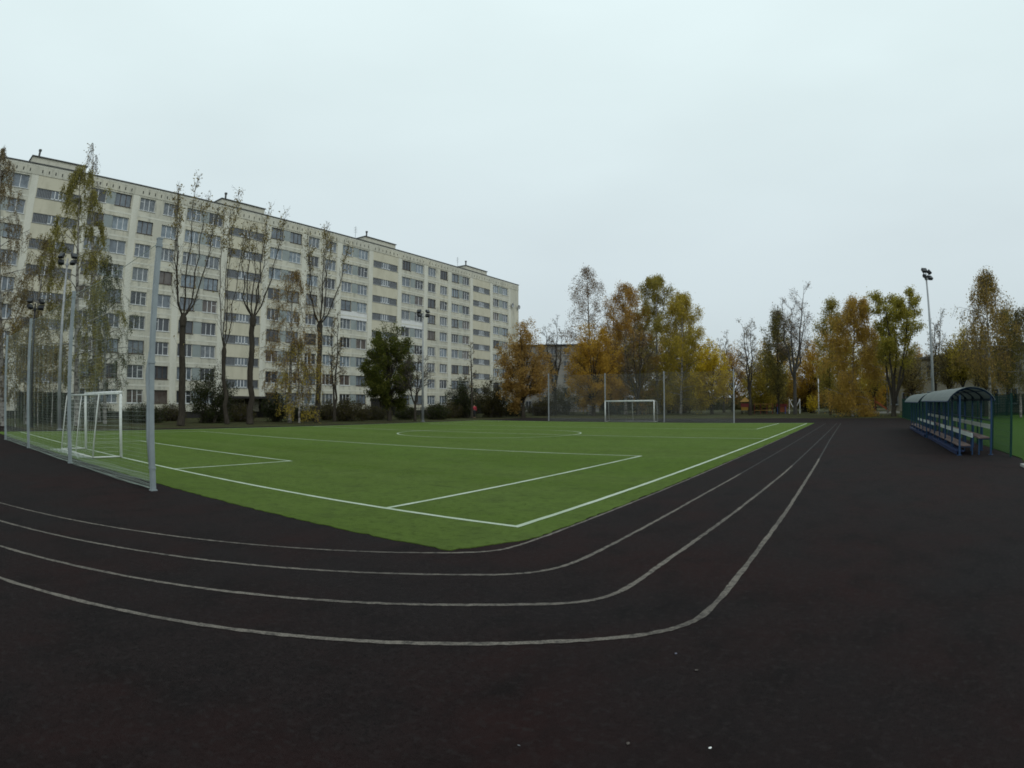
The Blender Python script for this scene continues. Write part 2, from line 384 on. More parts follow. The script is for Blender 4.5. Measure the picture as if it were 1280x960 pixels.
cp = MB(); cp.box(D-.1, .14, YS-37.6-.1, YE-37.6+.1, 26.80, 26.92); cp.build('coping', M['coping'], bld)
fk = MB(); fk.box(0.0, .05, YS-37.6, YE-37.6, 26.56, 26.795); fk.build('parapet', M['joint'], bld)
for k in (-8, -4, 0, 4, 8):                                # lift houses over each stair bay
    y0 = J0 + PER*k - 37.6 - .6; rb = MB(); rb.box(-7, -1.0, y0, y0+6.95, 26.92, 28.0)
    r = rb.build('lift_house', M['roofbox'], bld)
    rc = MB(); rc.box(-7.15, -.85, y0-.12, y0+7.07, 28.0, 28.1); rc.build('lift_house_roof', M['coping'], r)
    hs = MB(); hs.box(-5, -.9, y0-2.6, y0-.15, 26.925, 27.12); hs.build('roof_hatch', M['coping'], bld)
    hs = MB(); hs.box(-5, -.9, y0+7.1, y0+8.6, 26.925, 27.08); hs.build('roof_hatch', M['coping'], bld)
    vp = MB(); vp.tube([(-1.6, y0+.85, 28.1), (-1.6, y0+.85, 28.95)], .13, 8); vp.tube([(-1.6, y0+.85, 28.95), (-1.6, y0+.85, 29.15)], .2, 8)
    vp.build('vent_pipe', M['coping'], r)
    if k in (4, 8):
        an = MB(); an.tube([(-2, y0-1.2, 26.9), (-2, y0-1.2, 29.6)], .035, 5)
        for q in range(4): an.tube([(-2, y0-1.55, 28.6+.25*q), (-2, y0-.85, 28.6+.25*q)], .018, 4)
        an.build('roof_antenna', M['galv_dull'], bld)
    # entrance porch of the stair bay
    p0 = J0 + PER*k - 37.6 + .35
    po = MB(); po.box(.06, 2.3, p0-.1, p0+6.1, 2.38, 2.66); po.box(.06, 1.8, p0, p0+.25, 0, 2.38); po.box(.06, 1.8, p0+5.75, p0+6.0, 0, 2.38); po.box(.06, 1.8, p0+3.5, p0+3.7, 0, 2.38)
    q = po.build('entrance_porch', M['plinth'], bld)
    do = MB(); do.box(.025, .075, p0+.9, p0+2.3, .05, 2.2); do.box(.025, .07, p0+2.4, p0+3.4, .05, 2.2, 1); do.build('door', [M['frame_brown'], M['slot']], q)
def win_mesh(w, h, brown, seed, mb=None, off=None, style=0):
    fm = mb or MB(); o0 = off or (0, 0, 0); t = .05; di = -.22
    def bx(y0, y1, z0, z1, d0=di, d1=di+.07): fm.box(o0[0]+d0, o0[0]+d1, o0[1]+y0, o0[1]+y1, o0[2]+z0, o0[2]+z1, 0)
    bx(0, w, 0, t); bx(0, w, h-t, h); bx(0, t, t, h-t); bx(w-t, w, t, h-t)
    cuts = [(.34, .68), (.30, .62), (.5,), (.36, .66)][style]
    for c in cuts: bx(w*c-.038, w*c+.038, t, h-t)
    if style == 1: bx(t, w*.30-.032, h*.68, h*.68+.05)
    if style == 3: bx(w*.66+.032, w-t, h*.62, h*.62+.05)
    bx(-.05, w+.05, -.07, -.005, -.24, .07)          # sill
    return fm
def pane_mesh(w, h, mb=None, off=None, mi=0):
    pm = mb or MB(); o0 = off or (0, 0, 0)
    pm.box(o0[0]-.25, o0[0]-.19, o0[1]+.06, o0[1]+w-.06, o0[2]+.06, o0[2]+h-.06, mi); return pm
cam0 = Vector((0, 0, 1.6))
def size_seen(wv):
    c = Vector((XB, (wv[0]+wv[1])/2, (wv[2]+wv[3])/2)) - cam0
    return abs(c.x)/c.length**3
vis = [wv for wv in wins if wv[0] > 4.5]; hid = [wv for wv in wins if wv[0] <= 4.5]
vis.sort(key=size_seen, reverse=True)
lead, rest = vis[:100], vis[100:] + hid
wm, pmesh = {}, {}
restf = MB(); r5 = random.Random(11)
def choose(wv):
    lower = wv[3] < 15
    g = r5.choices(range(5), [3, 4, 3, 1.2, 3] if not lower else [6, 4, 1.2, 2, 1.5])[0]
    brown = r5.random() < .24
    return g, brown, r5.choice([0, 0, 1, 2, 3])
for wv in lead:
    w, h = wv[1]-wv[0], wv[3]-wv[2]; g, br, stl = choose(wv); key = (round(w, 2), br, stl)
    if key not in wm:
        o = win_mesh(w, h, br, 0, style=stl).build('window', M['frame_brown' if br else 'frame_white'], bld); wm[key] = o.data
    else:
        o = bpy.data.objects.new('window', wm[key]); COL.objects.link(o); o.parent = bld
    o.location = (0, wv[0]-37.6, wv[2])
    pk = (round(w, 2), g)
    if pk not in pmesh:
        p = pane_mesh(w, h).build('pane', GL[g], o); pmesh[pk] = p.data
    else:
        p = bpy.data.objects.new('pane', pmesh[pk]); COL.objects.link(p); p.parent = o
for wv in rest:
    w, h = wv[1]-wv[0], wv[3]-wv[2]; g, br, stl = choose(wv)
    t_ = MB(); win_mesh(w, h, br, 0, t_, (0, wv[0]-37.6, wv[2]), stl)
    restf.add(t_.v, t_.f, 6 if br else 5)
    pane_mesh(w, h, restf, (0, wv[0]-37.6, wv[2]), g)
o = restf.build('window', GL + [M['frame_white'], M['frame_brown']], bld); o['kind'] = 'stuff'
sw = None
for (y0, y1, z0, z1) in stairs:
    if y0 < 4 : continue
    w, h = y1-y0, z1-z0
    if sw is None:
        s = MB()
        s.box(-.13, -.06, 0, w, 0, .06); s.box(-.13, -.06, 0, w, h-.06, h)
        for f0, f1, mi in ((0,.33,1),(.33,.68,2),(.68,1,1)):
            s.box(-.17, -.115, w*f0+.03, w*f1-.03, .06, h-.06, mi)
            s.box(-.13, -.06, w*f0, w*f0+.07, .06, h-.06)
        for q in range(1, 4): s.box(-.12, -.05, w*(.33+.35*q/4)-.05, w*(.33+.35*q/4)+.05, .06, h-.06, 3)
        s.box(-.12, -.05, w*.33+.03, w*.68-.03, .06, .15, 3)
        for q in range(1, 9):
            for f in (0, .68): s.box(-.115, -.09, w*(f+.0366*q)-.02, w*(f+.0366*q)+.02, .06, h-.06, 0)
        s.box(-.16, .05, -.05, w+.05, -.06, -.004, 0)
        o = s.build('stair_window', [M['frame_grey'], GL[0], GL[1], M['frame_white']], bld); sw = o.data
    else:
        o = bpy.data.objects.new('stair_window', sw); COL.objects.link(o); o.parent = bld
    o.location = (0, y0-37.6, z0)
for y, z in ((103.3, 22.1), (105.7, 22.0)):
    d = MB()
    n = 16; d.add([(.35, y-37.6, z)] + [(.48, y-37.6+.45*math.cos(a*2*PI/n), z+.45*math.sin(a*2*PI/n)) for a in range(n)], [(0, 1+i, 1+(i+1) % n) for i in range(n)])
    d.add([(.30, y-37.6, z)] + [(.45, y-37.6+.45*math.cos(a*2*PI/n), z+.45*math.sin(a*2*PI/n)) for a in range(n)], [(0, 1+(i+1) % n, 1+i) for i in range(n)])
    d.tube([(0, y-37.6, z-.1), (.34, y-37.6, z)], .03, 5); d.tube([(.34, y-37.6, z), (.85, y-37.6, z+.1)], .015, 4)
    d.build('satellite_dish', M['galv_dull'], bld)

# ------------------------------------------------------------------ buildings far behind
def simple_block(name, label, cat, o0, ux, uy, length, depth, h, storeys, nwin, wmat, rmat, w_w, w_h, sill, frame='frame_white', gl=0):
    e = empty(name, (o0[0], o0[1], 0), label, cat)
    U = Vector((*ux, 0)); V = Vector((*uy, 0)); Zu = Vector((0,0,1))
    b_ = MB(); b_.obox(U*length/2 + V*depth/2 + Zu*(h/2), U, V, Zu, length/2, depth/2, h/2); b_.build('wall', wmat, e)
    r_ = MB(); r_.obox(U*length/2 + V*depth/2 + Zu*(h+.15), U, V, Zu, length/2+.35, depth/2+.35, .16); r_.build('roof', rmat, e)
    sh = h/storeys; f0 = p0 = None
    for s_ in range(storeys):
        for q in range(nwin):
            c = U*(length*(q+.5)/nwin) + Zu*(s_*sh + sill)
            if f0 is None:
                m_ = MB()
                for sg in (-1, 1):
                    m_.obox(U*sg*(w_w/2) + Zu*(w_h/2), U, V, Zu, .06, .06, w_h/2+.06); m_.obox(Zu*(w_h/2 + sg*w_h/2), U, V, Zu, w_w/2-.06, .06, .06)
                m_.obox(Zu*(w_h/2), U, V, Zu, .05, .055, w_h/2-.06); m_.obox(-V*.08 + Zu*(-.1), U, V, Zu, w_w/2+.1, .1, .035)
                f = m_.build('window', M[frame], e); f0 = f.data
                m_ = MB(); m_.obox(V*.03+Zu*(w_h/2), U, V, Zu, w_w/2-.05, .05, w_h/2-.05); p_ = m_.build('pane', GL[gl], f); p0 = p_.data
            else:
                f = bpy.data.objects.new('window', f0); COL.objects.link(f); f.parent = e
                p_ = bpy.data.objects.new('pane', p0); COL.objects.link(p_); p_.parent = f
            f.location = c - V*.02
    return e
sv = Vector((18.75-4.3, 67.4-95.0)).normalized(); nv = Vector((-sv.y, sv.x))
if nv.y < 0: nv = -nv
M['school'] = layered('beige_render', (.27,.245,.19), [((.19,.17,.13), 1.1, .42, .7, .8, (1,1,.4)), ((.40,.375,.31), 8, .5, .8, .5, (1,1,1))], rough=.9, spec=.15, bump=.2)
M['greyhouse'] = layered('grey_brick', (.27,.262,.24), [((.17,.165,.15), .7, .42, .7, .8, (1,1,.4))], rough=.9, spec=.15, bump=.2)
simple_block('school_building', 'beige two storey school behind the trees by the shelter', 'school', (4.3,95.0), tuple(sv), tuple(nv), 44, 12, 6.9, 2, 13, M['school'], M['coping'], 2.1, 1.6, 1.0, 'frame_grey', 0)
simple_block('grey_house', 'distant grey five storey house with dark roof beyond the end of the apartment block', 'house', (-74,107.5), tuple(Vector((16,8)).normalized()), tuple(Vector((-8,16)).normalized()), 22, 11, 14.2, 5, 8, M['greyhouse'], M['slot'], 1.3, 1.5, .9, 'frame_grey', 0)

# ------------------------------------------------------------------ trees
class Tree:
    def __init__(self, seed):
        self.r = random.Random(seed); self.np = np.random.default_rng(seed)
        self.limbs = []; self.twigs = []; self.tips = []      # tips: (points, weight)
    def grow(self, p, d, length, r0, seg, wander, trop, r1=.35, thin=False):
        pts = [Vector(p)]; d = Vector(d).normalized(); n = max(2, seg)
        for i in range(n):
            d = (d + Vector((self.r.gauss(0, wander), self.r.gauss(0, wander), self.r.gauss(0, wander))) + Vector((0, 0, trop))).normalized()
            pts.append(pts[-1] + d*length/n)
        rad = [max(.008, r0*(1-(1-r1)*i/n)) for i in range(n+1)]
        (self.twigs if thin else self.limbs).append((pts, rad)); return pts
    def sub(self, pts, count, length, r0, ang, trop, wander=.16, t0=.25, droop=0, leafw=1.0, seg=3):
        out = []
        for i in range(count):
            t = t0 + (1-t0)*(i+self.r.random())/count; f = t*(len(pts)-1); k = min(int(f), len(pts)-2)
            p = pts[k].lerp(pts[k+1], f-k); ax = (pts[k+1]-pts[k]).normalized()
            side = ax.orthogonal().normalized(); side.rotate(Matrix.Rotation(self.r.random()*2*PI, 3, ax))
            d = ax*math.cos(ang) + side*math.sin(ang) + Vector((0, 0, -droop))
            q = self.grow(p, d, length*self.r.uniform(.6, 1.15)*(1.15-.55*t), r0, seg, wander, trop, .4, True)
            self.tips.append((q, leafw*self.r.random()**1.2)); out.append(q)
        return out

def prof(kind, t):
    if kind == 'birch': return max(.1, (math.sin(PI*min(1, t*.90+.10))**.6)*(1-.36*t)*1.12)
    if kind == 'round': return max(.15, math.sin(PI*(t*.84+.13))**.6)
    if kind == 'column': return max(.18, math.sin(PI*(t*.88+.10))**.5*(1-.25*t))
    return 1
def leaves_mesh(T, n, size, spread, droop, r):
    g = T.np; P = []; Wt = []
    for pts, w in T.tips:
        for a, c in zip(pts[:-1], pts[1:]):
            P.append((a, c)); Wt.append(w*(c-a).length)
    Wt = np.array(Wt); Wt /= Wt.sum()
    idx = g.choice(len(P), n, p=Wt); A = np.array([tuple(P[i][0]) for i in idx]); B = np.array([tuple(P[i][1]) for i in idx])
    pos = A + (B-A)*g.random((n, 1)) + g.normal(0, spread, (n, 3)) - np.array([0, 0, 1])*np.abs(g.normal(0, droop, (n, 1)))
    u = g.normal(0, 1, (n, 3)); u[:, 2] -= (.9 if droop > .15 else .2); u /= np.linalg.norm(u, axis=1, keepdims=True)
    v = np.cross(u, g.normal(0, 1, (n, 3))); v /= (np.linalg.norm(v, axis=1, keepdims=True) + 1e-9)
    w = np.cross(u, v)
    s = size*g.uniform(.55, 1.3, (n, 1))
    V0 = pos - u*s*.55; V1 = pos + v*s*.33 + w*s*.10; V2 = pos + u*s*.6; V3 = pos - v*s*.33 + w*s*.10
    V = np.stack([V0, V1, V2, V3], 1).reshape(-1, 3)
    return V
def make_tree(spec, seed):
    sp, X, Y, H, W, cb, tox, toy, nl, col, lab, name = spec
    W *= .84 if col == 'green' and sp == 'maple' else {'birch': 1.38, 'sparsebirch': 1.05, 'column': 1.25, 'maple': 1.08, 'maplestems': 1.1, 'bare': 1.2}.get(sp, 1.0)
    T = Tree(seed); r = T.r; top = Vector((tox, toy, H)); leafsize, spread, droop = .16, .18, 0.0
    bark = 'bark_dark'
    def stem_line(n=9, upto=.97, bow=.12):
        o_ = Vector((r.gauss(0, bow), r.gauss(0, bow), 0)); pts = []
        for i in range(n+1):
            t = upto*i/n; p = top*t; p = Vector((top.x*t**1.6, top.y*t**1.6, H*t)) + o_*math.sin(PI*t)*min(1, H/8)
            pts.append(p)
        return pts
    if sp in ('birch', 'bare_birch', 'sparsebirch', 'column', 'sapling'):
        pk = 'column' if sp == 'column' else 'birch'
        bark = 'bark_dark' if sp == 'column' else 'bark_birch'
        st = stem_line(); r0 = .011*H + .03 if sp != 'sapling' else .04
        T.limbs.append((st, [max(.012, r0*(1-.93*i/9)) for i in range(10)]))
        nb = int({'birch': 44, 'bare_birch': 40, 'sparsebirch': 44, 'column': 46, 'sapling': 18}[sp]*(.6+.4*min(1, H/14)))
        for i in range(nb):
            t = (i+r.random())/nb; z = cb*.82 + (H*.985-cb*.82)*t; f = z/H/.97*9; k = min(int(f), 8); p = st[k].lerp(st[k+1], min(1, f-k))
            L = W*prof(pk, t)*r.uniform(.62, 1.12)*1.12
            a = i*2.4 + r.uniform(-.6, .6); el = (.25+.55*t + r.uniform(-.15, .2)) if sp != 'column' else .95
            if sp == 'sapling': el = .9
            d = Vector((math.cos(a)*math.cos(el), math.sin(a)*math.cos(el), math.sin(el)))
            q = T.grow(p, d, max(.35, L*1.15), max(.012, .2*r0*(1-t)+.016), 5, .10, .05 if sp == 'column' else -.05)
            lw = r.random()*.7 + .38
            dr = .55 if sp in ('birch', 'sparsebirch', 'bare_birch') else .1
            for s_ in T.sub(q, 6 if sp != 'sapling' else 3, max(.3, min(1.5, L*.55)), .011, .7, -.16 if dr > .3 else .05, droop=dr, leafw=lw):
                T.sub(s_, 3 if dr > .3 else 2, 1.25 if dr > .3 else .6, .006, .5, -.55 if dr > .3 else 0, droop=dr*1.5, leafw=lw*r.uniform(.3, 1.5), seg=3, wander=.07)
        droop = .40 if sp in ('birch', 'sparsebirch') else .12; spread = .16
        leafsize = .19
    elif sp == 'poplar':
        fz = cb; tr = []
        lean = Vector((r.gauss(0, .15), r.gauss(0, .15), 0))
        for i in range(9):
            t = i/8; tr.append(Vector((lean.x*t, lean.y*t, fz*t)) + Vector((r.gauss(0, .05), r.gauss(0, .05), 0)))
        r0 = .26 if fz > 7.5 else .19
        T.limbs.append((tr, [r0*(1.28 if i == 0 else 1.06-.022*i + r.uniform(-.05, .05)) for i in range(9)]))
        T.limbs.append(([tr[-1]+Vector((0,0,-.5)), tr[-1]+Vector((0,0,.05)), tr[-1]+Vector((0,0,.5))], [r0*.95, r0*1.18, r0*.55]))
        # short side shoots on the trunk
        for i in range(10):
            T.sub(tr, 1, 1.6, .012, .5, .25, t0=.35, leafw=.05)
        n = 6 if fz > 7.5 else 4
        for i in range(n):
            a = i*2*PI/n + r.uniform(-.4, .4); out = W*r.uniform(.55, 1.0) if i else .1
            d0 = Vector((math.cos(a), math.sin(a), 0)); hh = (H-fz)*(r.uniform(.74, .93) if i else 1.0); base = tr[-1] + Vector((0, 0, .1))
            pts = [base]
            m_ = 8
            for k in range(1, m_+1):
                t = k/m_; pts.append(base + d0*out*(t**.55)*(1-.12*t) + Vector((tox*t, toy*t, 0))*(.6 if i == 0 else .3) + Vector((0, 0, hh*t)) + Vector((r.gauss(0, .09), r.gauss(0, .09), 0)))
            T.limbs.append((pts, [max(.018, .075*(r0/.26)*(1-.9*k/m_)) for k in range(m_+1)]))
            up = r.random() < .8
            for q in T.sub(pts, 20, 1.5, .016, .48, .16, t0=.06, leafw=.05):
                T.sub(q, 3, .6, .008, .5, .12, leafw=.06, seg=2)
            for q in T.sub(pts[4:], 9, 1.0, .011, .5, .12, t0=.3, leafw=1.6 if up else .5):
                T.sub(q, 2, .5, .007, .5, .05, leafw=1.2, seg=2)
        leafsize = .20; spread = .13
    elif sp in ('maple', 'maplestems', 'shrub'):
        bark = 'bark_dark'; ns = 1 if sp == 'maple' else 4
        fork = {'maple': max(.8, min(cb*1.05+.35, H*.28)), 'maplestems': 1.0, 'shrub': .05}[sp]
        r0 = .016*H+.06
        if sp != 'shrub': T.limbs.append(([Vector((0,0,0)), Vector((0,0,fork*.5)), Vector((tox*.1, toy*.1, fork))], [r0*1.25, r0, r0*.95]))
        nb = {'maple': 15, 'maplestems': 5, 'shrub': 16}[sp]
        if sp == 'maplestems':
            for i in range(5):
                a = i*2*PI/5 + .3; pts = [Vector((0,0,fork))]
                for k in range(1, 8):
                    t = k/7; pts.append(Vector((math.cos(a)*W*.62*t**.8 + tox*t, math.sin(a)*W*.62*t**.8 + toy*t, fork+(H*.9-fork)*t*(1 if i else .97))) + Vector((r.gauss(0,.1), r.gauss(0,.1), 0)))
                T.limbs.append((pts, [max(.02, r0*.62*(1-.9*k/7)) for k in range(8)]))
                for q in range(13):
                    tt = .32+.68*(q+r.random())/13; f = tt*7; k = min(int(f), 6); p = pts[k].lerp(pts[k+1], f-k); aa = r.random()*2*PI
                    L = W*.5*(1.1-.4*tt)
                    b_ = T.grow(p, Vector((math.cos(aa), math.sin(aa), .5)), L, .03, 4, .14, .03)
                    lw = (r.random()+.08)*(.35 + 1.2*max(0, tt-.35))
                    for s_ in T.sub(b_, 6, L*.5, .011, .8, .02, leafw=lw): T.sub(s_, 2, .45, .007, .7, 0, leafw=lw, seg=2)
        else:
            C = Vector((tox*.6, toy*.6, (cb+H)/2)); hz = (H-cb)/2
            n = {'maple': 40, 'shrub': 34}[sp]
            for i in range(n):
                t = (i+.5)/n; ze = 1-2*t; a = i*2.39996 + r.uniform(-.3, .3); rr = math.sqrt(max(0, 1-ze*ze))
                # egg shaped crown, wider below the middle, uneven outline
                k_ = r.uniform(.80, 1.08) if r.random() < .8 else r.uniform(.55, .8)
                wx = W*(1 - .30*max(0, ze)**1.5)
                tip = C + Vector((math.cos(a)*rr*wx*k_, math.sin(a)*rr*wx*k_, ze*hz*(k_ if ze < .85 else 1)))
                if ze < -.55 and sp == 'maple': tip.z = max(tip.z, cb*.9)
                tip.z = max(tip.z, .12)
                s0 = Vector((tox*.1, toy*.1, fork + max(0, (tip.z-fork))*r.uniform(.10, .40)))
                if sp == 'shrub': s0 = Vector((r.gauss(0, W*.25), r.gauss(0, W*.25), .0))
                pts = []
                for k in range(6):
                    u = k/5; p = s0.lerp(tip, u); p.z += math.sin(PI*u)*hz*.10; p += Vector((r.gauss(0,.07), r.gauss(0,.07), r.gauss(0,.05)))*W*.3*min(1, u*2)
                    pts.append(p)
                T.limbs.append((pts, [max(.014, r0*.30*(1-.85*u/5)) for u in range(6)]))
                lw = r.random()*.9+(.32 if col != 'green' else .03)
                L = W*.36
                for s_ in T.sub(pts, 9, L, .012, .85, .02, t0=.38, leafw=lw): T.sub(s_, 3, L*.5, .008, .8, 0, leafw=lw, seg=2)
        leafsize = .21 if sp != 'shrub' else .17; spread = .14
    elif sp in ('bare', 'poplarthin'):
        bark = 'bark_grey' if col in ('greybrown',) else 'bark_dark'
        if sp == 'poplarthin':
            st = stem_line(); T.limbs.append((st, [max(.015, .17*(1-.92*i/9)) for i in range(10)])); stems = [st]
        else:
            fork = min(cb*.55, H*.3); r0 = .012*H+.04; T.limbs.append(([Vector((0,0,0)), Vector((0,0,fork*.5)), Vector((0,0,fork))], [r0*1.2, r0, r0*.95])); stems = []
            ns = 4 if W > 3 else (3 if W > 1.9 else 2)
            for i in range(ns):
                a = i*2*PI/ns + r.uniform(-.4, .4); pts = [Vector((0,0,fork))]; hh = H*(1 if i == 0 else r.uniform(.8, .96))
                for k in range(1, 9):
                    t = k/8; o_ = W*(.5 if i else .18)*t**.75
                    pts.append(Vector((math.cos(a)*o_ + tox*t, math.sin(a)*o_ + toy*t, fork+(hh-fork)*t)) + Vector((r.gauss(0,.1), r.gauss(0,.1), 0))*(H/14))
                T.limbs.append((pts, [max(.014, r0*.72*(1-.92*k/8)) for k in range(9)])); stems.append(pts)
        for st in stems:
            nb = 15 if sp == 'bare' else 22
            for q in range(nb):
                tt = .18+.80*(q+r.random())/nb; f = tt*(len(st)-1); k = min(int(f), len(st)-2); p = st[k].lerp(st[k+1], f-k); aa = r.random()*2*PI
                L = W*.62*(1.15-.75*tt)
                b_ = T.grow(p, Vector((math.cos(aa), math.sin(aa), .75)), L*1.2, .02+.02*(1-tt), 5, .13, .05)
                for s_ in T.sub(b_, 7, L*.6, .011, .6, .06, leafw=1):
                    T.sub(s_, 4, L*.32, .006, .55, .04, leafw=1, seg=2)
        leafsize = .17; spread = .12
    cat = 'bush' if sp == 'shrub' else 'tree'
    e = empty(name, (X, Y, 0), lab, cat, 'thin saplings behind the near goal net' if sp == 'sapling' else None)
    tb = MB()
    for pts, rad in T.limbs:
        big = rad[0] > .1; tb.tube(pts, rad, 8 if big else (5 if rad[0] > .03 else 4), 0, cap=False)
    tb.build('stem' if sp == 'shrub' else 'trunk', M[bark], e, True)
    cb_ = MB()
    for pts, rad in T.twigs:
        cb_.tube(pts, rad, 3, 0, cap=False)
    # leaf quads are far too many for lists: hand the arrays to the mesh directly
    nt = len(cb_.f)
    dist = math.hypot(X, Y); far = max(1.0, (dist/58)**.5)
    mul = {'birch': 5.6, 'maple': 4.0, 'column': 3.8, 'shrub': 3.4, 'maplestems': 4.4, 'sparsebirch': 3.4, 'sapling': 3.5}.get(sp, 2.2 if sp == 'bare' else 1.4)
    if sp == 'birch' and dist < 60: mul, leafsize, droop, spread = 4.6, .125, .10, .06
    elif mul > 2.3: mul *= 1.5; leafsize *= .80
    nl = int(nl*mul); V = leaves_mesh(T, nl, leafsize*far*.86, spread*far*1.35, droop, r)
    tv = np.array(cb_.v, np.float32).reshape(-1, 3); o0 = len(tv)
    allv = np.concatenate([tv, V.astype(np.float32)]); fi = np.concatenate([np.array(cb_.f, np.int32).reshape(-1), o0 + np.arange(4*nl, dtype=np.int32)])
    nf = nt + nl; nm = 'foliage' if sp == 'shrub' else 'crown'; me = bpy.data.meshes.new(nm)
    me.vertices.add(len(allv)); me.vertices.foreach_set('co', allv.reshape(-1))
    me.loops.add(4*nf); me.loops.foreach_set('vertex_index', fi)
    me.polygons.add(nf); me.polygons.foreach_set('loop_start', np.arange(nf, dtype=np.int32)*4)
    me.materials.append(M['twig']); me.materials.append(ML[col])
    me.polygons.foreach_set('material_index', np.concatenate([np.zeros(nt, np.int32), np.ones(nl, np.int32)]))
    me.update(calc_edges=True); me.validate()
    o = bpy.data.objects.new(nm, me); COL.objects.link(o); o.parent = e
    return e

